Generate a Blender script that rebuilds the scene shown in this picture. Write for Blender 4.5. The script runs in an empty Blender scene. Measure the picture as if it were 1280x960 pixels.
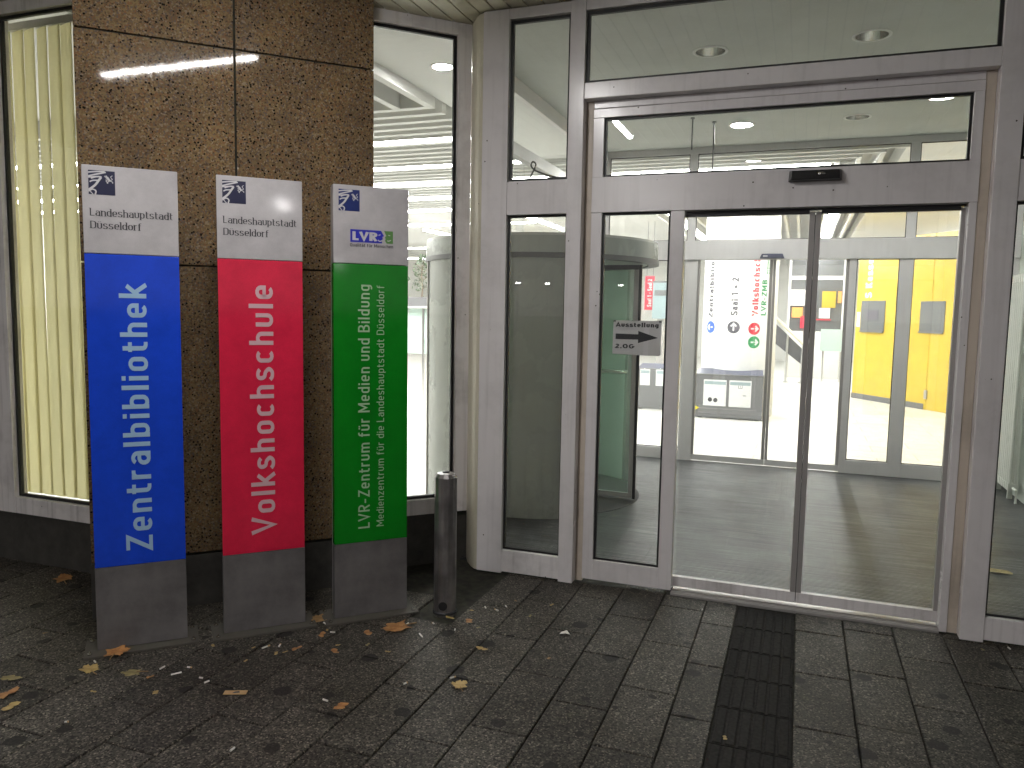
import bpy, math, random
from mathutils import Matrix, Vector
random.seed(7)
R = math.radians
sc = bpy.context.scene
col = sc.collection

# ------------------------------------------------------------------ camera, world, exposure
cam_d = bpy.data.cameras.new('camera'); cam = bpy.data.objects.new('camera', cam_d); col.objects.link(cam)
sc.camera = cam
cam_d.sensor_width = 36.0
cam_d.lens = 36.0 * 967.85 / 1280.0
cam_d.clip_start = 0.05; cam_d.clip_end = 800
yaw, pitch, roll = R(20.348), R(-5.398), R(1.001)
cam.matrix_world = (Matrix.Translation((0, 0, 1.65)) @ Matrix.Rotation(yaw, 4, 'Z')
                    @ Matrix.Rotation(R(90) + pitch, 4, 'X') @ Matrix.Rotation(-roll * -1, 4, 'Z'))

CITY_GLOW = 0.31     # even glow of the night sky over the town
world = bpy.data.worlds.new('World'); sc.world = world; world.use_nodes = True
wn = world.node_tree; wn.nodes.clear()
sky = wn.nodes.new('ShaderNodeTexSky'); sky.sky_type = 'NISHITA'; sky.sun_disc = False
sky.sun_elevation = R(-9); sky.sun_rotation = R(200)
bgn = wn.nodes.new('ShaderNodeBackground'); bgn.inputs['Strength'].default_value = 0.08
won = wn.nodes.new('ShaderNodeOutputWorld')
glow = wn.nodes.new('ShaderNodeBackground'); glow.inputs['Color'].default_value = (1.0, 0.95, 0.92, 1); glow.inputs['Strength'].default_value = CITY_GLOW
addn = wn.nodes.new('ShaderNodeAddShader')
wn.links.new(sky.outputs['Color'], bgn.inputs['Color']); wn.links.new(bgn.outputs['Background'], addn.inputs[0]); wn.links.new(glow.outputs['Background'], addn.inputs[1])
wn.links.new(addn.outputs[0], won.inputs['Surface'])

sc.view_settings.view_transform = 'Standard'; sc.view_settings.look = 'None'
sc.view_settings.exposure = 0.0; sc.view_settings.gamma = 1.0; sc.view_settings.use_curve_mapping = False
sc.render.engine = 'CYCLES'
cy = sc.cycles
cy.use_denoising = True
cy.max_bounces = 14; cy.diffuse_bounces = 6; cy.glossy_bounces = 5; cy.transparent_max_bounces = 40; cy.transmission_bounces = 6
cy.sample_clamp_indirect = 6.0
cy.caustics_reflective = False; cy.caustics_refractive = False

HALL_L = 56.0        # emission of the hall's light strips
TUBE_L = 215.0       # emission of the strip light on the canopy
DOWN_L = 330.0        # emission of lit downlights

# ------------------------------------------------------------------ materials
def nt(name):
    m = bpy.data.materials.new(name); m.use_nodes = True
    t = m.node_tree; t.nodes.clear()
    o = t.nodes.new('ShaderNodeOutputMaterial')
    return m, t, o
class N:
    def __init__(s, t): s.t = t
    def __call__(s, typ, ins=None, **kw):
        n = s.t.nodes.new('ShaderNode' + typ)
        for k, v in kw.items(): setattr(n, k, v)
        for k, v in (ins or {}).items():
            if isinstance(v, tuple) and len(v) == 2 and hasattr(v[0], 'outputs'): s.t.links.new(v[0].outputs[v[1]], n.inputs[k])
            elif hasattr(v, 'outputs'): s.t.links.new(v.outputs[0], n.inputs[k])
            else: n.inputs[k].default_value = v
        return n
def c4(c): return (c[0], c[1], c[2], 1.0)
def simple(name, c, rough=0.5, metal=0.0, spec=0.5, coat=0.0):
    m, t, o = nt(name); n = N(t)
    b = n('BsdfPrincipled', {'Base Color': c4(c), 'Roughness': rough, 'Metallic': metal, 'Specular IOR Level': spec, 'Coat Weight': coat, 'Coat Roughness': 0.05})
    t.links.new(b.outputs[0], o.inputs[0]); return m
def ramp(n, fac, stops, interp='LINEAR'):
    r = n('ValToRGB', {'Fac': fac}); cr = r.color_ramp; cr.interpolation = interp
    while len(cr.elements) < len(stops): cr.elements.new(0.5)
    for e, (p, c) in zip(cr.elements, stops): e.position = p; e.color = c4(c) if len(c) == 3 else c
    return r
def mix(n, fac, a, b, blend='MIX'):
    x = n('Mix', data_type='RGBA', blend_type=blend)
    for i, v in ((0, fac), (6, a), (7, b)):
        if isinstance(v, tuple) and len(v) == 2 and hasattr(v[0], 'outputs'): n.t.links.new(v[0].outputs[v[1]], x.inputs[i])
        elif hasattr(v, 'outputs'): n.t.links.new(v.outputs[2] if v.bl_idname == 'ShaderNodeMix' else v.outputs[0], x.inputs[i])
        elif isinstance(v, (int, float)): x.inputs[i].default_value = v
        else: x.inputs[i].default_value = c4(v)
    return x
def painted(name, c, rough=0.35, grime=0.35, speck=True, gc=(0.10, 0.085, 0.065), scale=1.0):
    """paint with faint grime clouds, vertical streaks and small chips"""
    m, t, o = nt(name); n = N(t)
    tc = n('TexCoord')
    g1 = n('TexNoise', {'Vector': (tc, 'Object'), 'Scale': 2.3 * scale, 'Detail': 8.0, 'Roughness': 0.65})
    mp = n('Mapping', {'Vector': (tc, 'Object'), 'Scale': (14.0 * scale, 14.0 * scale, 0.7 * scale)})
    g2 = n('TexNoise', {'Vector': mp, 'Scale': 2.0, 'Detail': 5.0})
    f1 = ramp(n, g1, [(0.48, (0, 0, 0)), (0.78, (grime, grime, grime))])
    f2 = ramp(n, g2, [(0.52, (0, 0, 0)), (0.80, (grime * 0.6,) * 3)])
    a = n('Math', {0: f1, 1: f2}, operation='ADD')
    colr = mix(n, a, c, gc)
    if speck:
        v = n('TexVoronoi', {'Vector': (tc, 'Object'), 'Scale': 26.0}); 
        wv = n('TexWhiteNoise', {'Vector': (v, 'Color')}, noise_dimensions='3D')
        near = n('Math', {0: (v, 'Distance'), 1: 0.11}, operation='LESS_THAN')
        rare = n('Math', {0: (wv, 'Value'), 1: 0.05}, operation='LESS_THAN')
        sp = n('Math', {0: near, 1: rare}, operation='MULTIPLY')
        colr = mix(n, sp, colr, (0.06, 0.05, 0.04))
    b = n('BsdfPrincipled', {'Roughness': rough})
    t.links.new(colr.outputs[2], b.inputs['Base Color'])
    rr = n('MapRange', {'Value': g1, 'From Min': 0.3, 'From Max': 0.7, 'To Min': rough * 0.85, 'To Max': min(1, rough * 1.3)})
    t.links.new(rr.outputs[0], b.inputs['Roughness'])
    t.links.new(b.outputs[0], o.inputs[0]); return m
def glass(name, tint=(0.955, 0.96, 0.955), film=0.012, filmc=(0.7, 0.72, 0.7), refl=1.0, lo=0.2, hi=2.2):
    """thin pane: lets light straight through, mirrors more at a slant, and carries a trace of dust (green leaves: a pale film painted in for brightness)"""
    m, t, o = nt(name); n = N(t)
    lw = n('LayerWeight', {'Blend': 0.5})
    p5 = n('Math', {0: (lw, 'Facing'), 1: 5.0}, operation='POWER')
    fr = n('Math', {0: p5, 1: 0.93 * refl, 2: 0.045 * refl}, operation='MULTIPLY_ADD')
    tr = n('BsdfTransparent', {'Color': c4(tint)})
    gl = n('BsdfGlossy', {'Color': (1, 1, 1, 1), 'Roughness': 0.012})
    a = n('MixShader', {0: fr, 1: tr, 2: gl})
    tc = n('TexCoord'); nz = n('TexNoise', {'Vector': (tc, 'Object'), 'Scale': 3.0, 'Detail': 7.0, 'Roughness': 0.7})
    ff = n('MapRange', {'Value': nz, 'From Min': 0.35, 'From Max': 0.75, 'To Min': lo * film, 'To Max': hi * film})
    df = n('BsdfDiffuse', {'Color': c4(filmc)})
    b = n('MixShader', {0: ff, 1: a, 2: df})
    t.links.new(b.outputs[0], o.inputs[0]); return m
def emit(name, c, s):
    m, t, o = nt(name); n = N(t)
    e = n('Emission', {'Color': c4(c), 'Strength': s}); t.links.new(e.outputs[0], o.inputs[0]); return m

M = {}
M['frame'] = painted('painted_frame', (0.83, 0.80, 0.81), 0.22, 0.24)
M['frame_old'] = painted('weathered_frame', (0.83, 0.80, 0.805), 0.36, 0.55)
M['cream'] = painted('cream_paint', (0.66, 0.62, 0.50), 0.4, 0.35)
M['beige'] = painted('beige_strip', (0.64, 0.56, 0.47), 0.45, 0.4, False)
M['inner'] = painted('inner_frame', (0.685, 0.665, 0.67), 0.35, 0.12, False)
M['gasket'] = simple('black_rubber', (0.012, 0.012, 0.013), 0.5)
M['alu'] = simple('brushed_aluminium', (0.44, 0.42, 0.41), 0.42, 0.35)
M['alu_bright'] = simple('polished_aluminium', (0.75, 0.75, 0.75), 0.2, 1.0)
M['glass'] = glass('clear_glass')
M['glass_green'] = glass('green_glass', (0.84, 0.93, 0.88), 0.17, (0.72, 0.84, 0.77), 0.6, 0.9, 1.1)  # heavy pale film brightens the leaves in place of light behind them
M['black'] = simple('black_plastic', (0.012, 0.012, 0.013), 0.35)
M['dark_steel'] = simple('dark_steel', (0.08, 0.08, 0.085), 0.4, 0.6)
M['white'] = simple('white_paint', (0.80, 0.80, 0.78), 0.5)
M['hallwhite'] = simple('hall_white', (0.78, 0.78, 0.76), 0.6)
M['drum'] = painted('drum_panel', (0.42, 0.45, 0.42), 0.25, 0.15, False)
M['drum_floor'] = simple('dark_carpet', (0.075, 0.075, 0.075), 0.95, 0.0, 0.1)
M['drum_bright_sheet'] = simple('drum_bright_sheet', (0.80, 0.83, 0.80), 0.4)  # paler than the drum, lightness painted in for light inside it
M['parapet'] = simple('dark_parapet', (0.07, 0.07, 0.075), 0.5)
M['drum_out'] = simple('drum_light_panel', (0.62, 0.63, 0.60), 0.25)

def granite():
    m, t, o = nt('brown_granite'); n = N(t); tc = n('TexCoord')
    v1 = n('TexVoronoi', {'Vector': (tc, 'Object'), 'Scale': 130.0}); v2 = n('TexVoronoi', {'Vector': (tc, 'Object'), 'Scale': 75.0})
    nz = n('TexNoise', {'Vector': (tc, 'Object'), 'Scale': 5.0, 'Detail': 4.0})
    w1 = n('TexWhiteNoise', {'Vector': (v1, 'Color')}); w2 = n('TexWhiteNoise', {'Vector': (v2, 'Color')})
    c1 = ramp(n, (w1, 'Value'), [(0.0, (0.155, 0.108, 0.060)), (0.22, (0.205, 0.145, 0.080)), (0.42, (0.185, 0.105, 0.056)), (0.55, (0.130, 0.105, 0.090)), (0.66, (0.195, 0.148, 0.078)), (0.80, (0.095, 0.066, 0.042)), (0.91, (0.250, 0.200, 0.140))], 'CONSTANT')
    dk = n('Math', {0: (w2, 'Value'), 1: 0.17}, operation='LESS_THAN')
    nearv = n('Math', {0: (v2, 'Distance'), 1: 0.42}, operation='LESS_THAN')
    d = n('Math', {0: dk, 1: nearv}, operation='MULTIPLY')
    f = ramp(n, nz, [(0.3, (0.76, 0.76, 0.80)), (0.7, (1.14, 1.08, 0.98))])
    a = mix(n, 1.0, c1, f, 'MULTIPLY'); b_ = mix(n, d, a, (0.016, 0.012, 0.009))
    sl_ = n('MapRange', {'Value': (w1, 'Value'), 'To Min': 0.05, 'To Max': 0.30}); rl_ = n('MapRange', {'Value': (w2, 'Value'), 'To Min': 0.03, 'To Max': 0.07})
    b = n('BsdfPrincipled', {'Roughness': rl_, 'Specular IOR Level': sl_}); t.links.new(b_.outputs[2], b.inputs['Base Color'])
    t.links.new(b.outputs[0], o.inputs[0]); return m
M['granite'] = granite()
def stone_dark():
    m, t, o = nt('dark_plinth_stone'); n = N(t); tc = n('TexCoord')
    nz = n('TexNoise', {'Vector': (tc, 'Object'), 'Scale': 9.0, 'Detail': 9.0, 'Roughness': 0.7})
    c = ramp(n, nz, [(0.3, (0.030, 0.028, 0.025)), (0.7, (0.070, 0.066, 0.058))])
    b = n('BsdfPrincipled', {'Base Color': c, 'Roughness': 0.7}); t.links.new(b.outputs[0], o.inputs[0]); return m
M['plinth'] = stone_dark()
def paving(name='paving_slab', tone=1.0):
    m, t, o = nt(name); n = N(t); tc = n('TexCoord'); geo = n('NewGeometry')
    base = ramp(n, (geo, 'Random Per Island'), [(0.0, (0.054, 0.050, 0.045)), (0.35, (0.070, 0.065, 0.059)), (0.7, (0.088, 0.082, 0.074)), (1.0, (0.054, 0.050, 0.045))])
    v = n('TexVoronoi', {'Vector': (tc, 'Object'), 'Scale': 150.0}); w = n('TexWhiteNoise', {'Vector': (v, 'Color')})
    sp = ramp(n, (w, 'Value'), [(0.0, (0.28, 0.28, 0.28)), (0.22, (0.75, 0.74, 0.73)), (0.60, (1.1, 1.09, 1.06)), (0.84, (1.9, 1.86, 1.76)), (0.95, (3.0, 2.9, 2.7))], 'CONSTANT')
    a = mix(n, 1.0, base, sp, 'MULTIPLY')
    n1 = n('TexNoise', {'Vector': (tc, 'Object'), 'Scale': 1.6, 'Detail': 9.0, 'Roughness': 0.68})
    dirt = ramp(n, n1, [(0.36, (0.62, 0.60, 0.56)), (0.62, (1.08, 1.08, 1.06))])
    a = mix(n, 1.0, a, dirt, 'MULTIPLY')
    # old chewing-gum spots
    mp = n('Mapping', {'Vector': (tc, 'Object'), 'Scale': (1, 1, 0.0)})
    wob = n('TexNoise', {'Vector': (tc, 'Object'), 'Scale': 30.0})
    mv = n('VectorMath', {0: mp, 1: (wob, 'Color')}, operation='MULTIPLY_ADD'); mv.inputs[1].default_value = (1, 1, 1)
    ad = n('VectorMath', {0: (wob, 'Color'), 3: 0.03}, operation='SCALE'); ad2 = n('VectorMath', {0: mp, 1: ad}, operation='ADD')
    g = n('TexVoronoi', {'Vector': ad2, 'Scale': 4.2}, voronoi_dimensions='2D'); gw = n('TexWhiteNoise', {'Vector': (g, 'Color')})
    rad = n('MapRange', {'Value': (gw, 'Value'), 'To Min': -0.12, 'To Max': 0.19})
    gs = n('Math', {0: (g, 'Distance'), 1: rad}, operation='LESS_THAN')
    gs2 = n('Math', {0: gs, 1: 0.85}, operation='MULTIPLY')
    a = mix(n, gs2, a, (0.010, 0.0095, 0.009))
    # a little moss
    n3 = n('TexNoise', {'Vector': (tc, 'Object'), 'Scale': 4.5, 'Detail': 10.0, 'Roughness': 0.75})
    ms = ramp(n, n3, [(0.60, (0, 0, 0)), (0.74, (0.5, 0.5, 0.5))])
    a = mix(n, ms, a, (0.055, 0.058, 0.022))
    bp = n('Bump', {'Height': (w, 'Value'), 'Strength': 0.25, 'Distance': 0.002})
    b = n('BsdfPrincipled', {'Roughness': 0.62, 'Normal': bp, 'Specular IOR Level': 0.16}); t.links.new(a.outputs[2], b.inputs['Base Color'])
    t.links.new(b.outputs[0], o.inputs[0]); return m
M['slab'] = paving()
def tact():
    m, t, o = nt('dark_tactile_slab'); n = N(t); tc = n('TexCoord')
    nz = n('TexNoise', {'Vector': (tc, 'Object'), 'Scale': 60.0, 'Detail': 6.0}); c = ramp(n, nz, [(0.3, (0.016, 0.0155, 0.015)), (0.75, (0.036, 0.035, 0.033))])
    b = n('BsdfPrincipled', {'Base Color': c, 'Roughness': 0.85, 'Specular IOR Level': 0.08}); t.links.new(b.outputs[0], o.inputs[0]); return m
M['tactile'] = tact()
def soil():
    m, t, o = nt('joint_soil'); n = N(t); tc = n('TexCoord')
    nz = n('TexNoise', {'Vector': (tc, 'Object'), 'Scale': 25.0, 'Detail': 8.0}); c = ramp(n, nz, [(0.35, (0.012, 0.011, 0.009)), (0.7, (0.040, 0.040, 0.026))])
    b = n('BsdfPrincipled', {'Base Color': c, 'Roughness': 0.95}); t.links.new(b.outputs[0], o.inputs[0]); return m
M['soil'] = soil()
def matting():
    """ribbed entrance matting: ribs run along X"""
    m, t, o = nt('ribbed_matting'); n = N(t); tc = n('TexCoord')
    sx = n('SeparateXYZ', {0: (tc, 'Object')})
    ph = n('Math', {0: (sx, 'Y'), 1: 2 * math.pi / 0.024}, operation='MULTIPLY'); sn = n('Math', {0: ph}, operation='SINE')
    rib = n('MapRange', {'Value': sn, 'From Min': -0.5, 'From Max': 0.6})
    nz = n('TexNoise', {'Vector': (tc, 'Object'), 'Scale': 1.7, 'Detail': 8.0, 'Roughness': 0.7}); ns = n('TexNoise', {'Vector': (tc, 'Object'), 'Scale': 120.0, 'Detail': 3.0})
    mp = n('Mapping', {'Vector': (tc, 'Object'), 'Scale': (0.8, 25.0, 1.0)}); nl = n('TexNoise', {'Vector': mp, 'Scale': 2.0, 'Detail': 5.0})
    c = mix(n, rib, (0.025, 0.026, 0.027), (0.185, 0.190, 0.196))
    d = ramp(n, nz, [(0.34, (0.45, 0.45, 0.43)), (0.66, (1.2, 1.2, 1.17))]); c = mix(n, 1.0, c, d, 'MULTIPLY')
    d2 = ramp(n, nl, [(0.35, (0.42,) * 3), (0.68, (1.35,) * 3)]); c = mix(n, 1.0, c, d2, 'MULTIPLY')
    d3 = ramp(n, ns, [(0.35, (0.75,) * 3), (0.65, (1.15,) * 3)]); c = mix(n, 1.0, c, d3, 'MULTIPLY')
    bp = n('Bump', {'Height': rib, 'Strength': 0.7, 'Distance': 0.004})
    b = n('BsdfPrincipled', {'Roughness': 0.42, 'Normal': bp, 'Metallic': 0.15, 'Specular IOR Level': 0.25}); t.links.new(c.outputs[2], b.inputs['Base Color'])
    t.links.new(b.outputs[0], o.inputs[0]); return m
M['mat'] = matting()
def tiles():
    m, t, o = nt('pale_hall_tile'); n = N(t); tc = n('TexCoord')
    mp = n('Mapping', {'Vector': (tc, 'Object'), 'Rotation': (0, 0, R(0))})
    br = n('TexBrick', {'Vector': mp, 'Color1': (0.66, 0.65, 0.62, 1), 'Color2': (0.72, 0.71, 0.68, 1), 'Mortar': (0.42, 0.41, 0.38, 1), 'Scale': 1.0, 'Mortar Size': 0.008, 'Brick Width': 0.9, 'Row Height': 0.45})
    nz = n('TexNoise', {'Vector': (tc, 'Object'), 'Scale': 6.0, 'Detail': 8.0}); d = ramp(n, nz, [(0.35, (0.90,) * 3), (0.65, (1.04,) * 3)])
    c = mix(n, 1.0, br, d, 'MULTIPLY')
    b = n('BsdfPrincipled', {'Roughness': 0.3}); t.links.new(c.outputs[2], b.inputs['Base Color']); t.links.new(b.outputs[0], o.inputs[0]); return m
M['tile'] = tiles()
def ceil():
    m, t, o = nt('pale_plaster'); n = N(t); tc = n('TexCoord')
    nz = n('TexNoise', {'Vector': (tc, 'Object'), 'Scale': 2.5, 'Detail': 8.0, 'Roughness': 0.7}); c = ramp(n, nz, [(0.3, (0.51, 0.525, 0.495)), (0.7, (0.585, 0.60, 0.575))])
    b = n('BsdfPrincipled', {'Base Color': c, 'Roughness': 0.7}); t.links.new(b.outputs[0], o.inputs[0]); return m
M['ceil'] = ceil()
def blind():
    m, t, o = nt('cream_blind_fabric'); n = N(t); tc = n('TexCoord')
    nz = n('TexNoise', {'Vector': (tc, 'Object'), 'Scale': 300.0, 'Detail': 2.0}); c = ramp(n, nz, [(0.3, (0.56, 0.525, 0.30)), (0.7, (0.63, 0.59, 0.35))])
    d = n('BsdfDiffuse', {'Color': c}); tr = n('BsdfTranslucent', {'Color': c}); x = n('MixShader', {0: 0.5, 1: d, 2: tr})
    t.links.new(x.outputs[0], o.inputs[0]); return m
M['blind'] = blind()
def steel():
    m, t, o = nt('stained_steel'); n = N(t); tc = n('TexCoord')
    mp = n('Mapping', {'Vector': (tc, 'Object'), 'Scale': (25.0, 25.0, 3.0)})
    nz = n('TexNoise', {'Vector': mp, 'Scale': 1.0, 'Detail': 6.0}); n2 = n('TexNoise', {'Vector': (tc, 'Object'), 'Scale': 7.0, 'Detail': 8.0})
    c = ramp(n, nz, [(0.3, (0.20, 0.19, 0.19)), (0.7, (0.46, 0.44, 0.44))]); d = ramp(n, n2, [(0.35, (0.55,) * 3), (0.6, (1.05,) * 3)]); x = mix(n, 1.0, c, d, 'MULTIPLY')
    r = n('MapRange', {'Value': n2, 'From Min': 0.3, 'From Max': 0.7, 'To Min': 0.42, 'To Max': 0.26})
    b = n('BsdfPrincipled', {'Metallic': 0.8, 'Roughness': r}); t.links.new(x.outputs[2], b.inputs['Base Color']); t.links.new(b.outputs[0], o.inputs[0]); return m
M['steel'] = steel()
def enamel(name, c, rough=0.07, dirt=0.10):
    m, t, o = nt(name); n = N(t); tc = n('TexCoord')
    nz = n('TexNoise', {'Vector': (tc, 'Object'), 'Scale': 4.0, 'Detail': 9.0, 'Roughness': 0.7}); f = ramp(n, nz, [(0.35, (1 - 2 * dirt,) * 3), (0.65, (1.0 + dirt * 0.3,) * 3)])
    ng = n('TexNoise', {'Vector': (tc, 'Object'), 'Scale': 420.0, 'Detail': 1.0}); g = ramp(n, ng, [(0.3, (0.93,) * 3), (0.7, (1.05,) * 3)])
    x = mix(n, 1.0, c, f, 'MULTIPLY'); x = mix(n, 1.0, x, g, 'MULTIPLY')
    v = n('TexVoronoi', {'Vector': (tc, 'Object'), 'Scale': 16.0}); wv = n('TexWhiteNoise', {'Vector': (v, 'Color')})
    near = n('Math', {0: (v, 'Distance'), 1: 0.06}, operation='LESS_THAN'); rare = n('Math', {0: (wv, 'Value'), 1: 0.10}, operation='LESS_THAN')
    sp = n('Math', {0: near, 1: rare}, operation='MULTIPLY'); sp2 = n('Math', {0: sp, 1: 0.5}, operation='MULTIPLY'); x = mix(n, sp2, x, (0.05, 0.05, 0.05))
    rr = n('MapRange', {'Value': nz, 'From Min': 0.3, 'From Max': 0.7, 'To Min': rough * 0.8, 'To Max': rough * 1.6})
    b = n('BsdfPrincipled', {'Roughness': rr}); t.links.new(x.outputs[2], b.inputs['Base Color']); t.links.new(b.outputs[0], o.inputs[0]); return m
M['sign_grey'] = enamel('pale_grey_enamel', (0.50, 0.48, 0.49))
M['sign_foot'] = enamel('grey_foot_panel', (0.165, 0.156, 0.155), 0.38, 0.2)
M['sign_blue'] = enamel('blue_enamel', (0.012, 0.068, 0.68), 0.07)
M['sign_red'] = enamel('red_enamel', (0.76, 0.022, 0.07), 0.07)
M['sign_green'] = enamel('green_enamel', (0.004, 0.235, 0.012), 0.07)
M['letter_blue'] = simple('pale_blue_lettering', (0.34, 0.52, 0.72), 0.35)
M['letter_red'] = simple('pale_pink_lettering', (0.66, 0.42, 0.46), 0.35)
M['letter_green'] = simple('pale_green_lettering', (0.38, 0.58, 0.36), 0.35)
M['ink'] = simple('dark_ink', (0.028, 0.028, 0.034), 0.4)
M['navy'] = simple('navy_print', (0.020, 0.022, 0.055), 0.3)
M['navy_blue'] = simple('blue_navy_print', (0.012, 0.025, 0.13), 0.3)
M['print_white'] = simple('white_print', (0.55, 0.54, 0.55), 0.35)
M['logo_blue'] = simple('logo_blue', (0.025, 0.03, 0.42), 0.3)
M['logo_green'] = simple('logo_green', (0.11, 0.26, 0.075), 0.3)
def sheet_paper():
    m, t, o = nt('notice_paper'); n = N(t); d = n('BsdfDiffuse', {'Color': (0.74, 0.72, 0.74, 1)}); tr = n('BsdfTranslucent', {'Color': (0.5, 0.48, 0.5, 1)})
    x = n('MixShader', {0: 0.3, 1: d, 2: tr}); t.links.new(x.outputs[0], o.inputs[0]); return m
M['paper'] = sheet_paper()
M['paper_white'] = simple('white_paper', (0.72, 0.72, 0.72), 0.7)
M['yellow'] = enamel('yellow_panel', (0.60, 0.435, 0.06), 0.12, 0.06)
M['yellow_hem'] = simple('yellow_hem', (0.75, 0.62, 0.03), 0.5)
M['orange'] = simple('orange_poster', (0.80, 0.36, 0.10), 0.6)
M['redp'] = simple('red_banner', (0.55, 0.03, 0.06), 0.6)
M['board'] = simple('dark_grey_board', (0.13, 0.13, 0.135), 0.45)
M['board_top'] = simple('slate_blue_top', (0.06, 0.065, 0.11), 0.35)
M['mid_grey'] = simple('mid_grey_panel', (0.14, 0.14, 0.145), 0.5)
M['dark_glazing'] = simple('dark_glazing', (0.13, 0.135, 0.14), 0.25)
M['frosted'] = simple('pale_green_glass', (0.48, 0.60, 0.55), 0.2)
M['teal'] = simple('blue_grey_panel', (0.28, 0.36, 0.38), 0.3)
M['dir_blue'] = simple('directory_blue', (0.05, 0.13, 0.48), 0.5)
M['dir_grey'] = simple('directory_grey', (0.09, 0.085, 0.105), 0.5)
M['dir_red'] = simple('directory_red', (0.50, 0.03, 0.05), 0.5)
M['dir_green'] = simple('directory_green', (0.03, 0.25, 0.09), 0.5)
M['lamp_hall'] = emit('lit_hall_strip', (1.0, 1.0, 0.965), HALL_L)
M['lamp_tube'] = emit('lit_tube', (1.0, 0.97, 0.95), TUBE_L)
M['lamp_street'] = emit('lit_street_lamp', (1.0, 0.98, 0.95), 45.0)
M['lamp_down'] = emit('lit_downlight', (1.0, 1.0, 0.96), DOWN_L)
M['dull_plate'] = painted('dull_steel_plate', (0.075, 0.070, 0.060), 0.7, 0.6, False)
M['lens_off'] = simple('unlit_lens', (0.55, 0.55, 0.52), 0.2)
M['chrome'] = simple('chrome', (0.7, 0.7, 0.68), 0.18, 1.0)
M['radiator'] = painted('radiator_enamel', (0.60, 0.62, 0.57), 0.3, 0.15, False)
M['wall_in'] = painted('inner_wall', (0.50, 0.54, 0.49), 0.6, 0.2, False)
M['leafgreen'] = simple('ficus_leaf', (0.045, 0.075, 0.035), 0.5)
M['bark'] = simple('ficus_bark', (0.16, 0.12, 0.09), 0.8)
M['butt_white'] = simple('cigarette_paper', (0.72, 0.70, 0.66), 0.8)
M['butt_tan'] = simple('cigarette_filter', (0.50, 0.33, 0.16), 0.8)
M['soffit'] = painted('soffit_panel', (0.64, 0.61, 0.47), 0.4, 0.22, False)
M['concrete'] = simple('grey_concrete', (0.22, 0.21, 0.2), 0.8)
M['cable'] = simple('grey_cable', (0.05, 0.05, 0.05), 0.5)
M['asphalt'] = simple('asphalt', (0.05, 0.05, 0.05), 0.85)
def leafmat(name, c, c2):
    m, t, o = nt(name); n = N(t); tc = n('TexCoord')
    nz = n('TexNoise', {'Vector': (tc, 'Object'), 'Scale': 38.0, 'Detail': 6.0}); x = ramp(n, nz, [(0.35, c), (0.65, c2)])
    b = n('BsdfPrincipled', {'Base Color': x, 'Roughness': 0.6}); t.links.new(b.outputs[0], o.inputs[0]); return m
M['leaf_orange'] = leafmat('orange_leaf', (0.27, 0.115, 0.035), (0.46, 0.23, 0.08))
M['leaf_yellow'] = leafmat('yellow_leaf', (0.33, 0.22, 0.075), (0.50, 0.36, 0.13))
M['leaf_brown'] = leafmat('brown_leaf', (0.20, 0.11, 0.04), (0.32, 0.20, 0.08))
M['leaf_olive'] = leafmat('olive_leaf', (0.18, 0.145, 0.06), (0.32, 0.265, 0.11))

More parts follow.
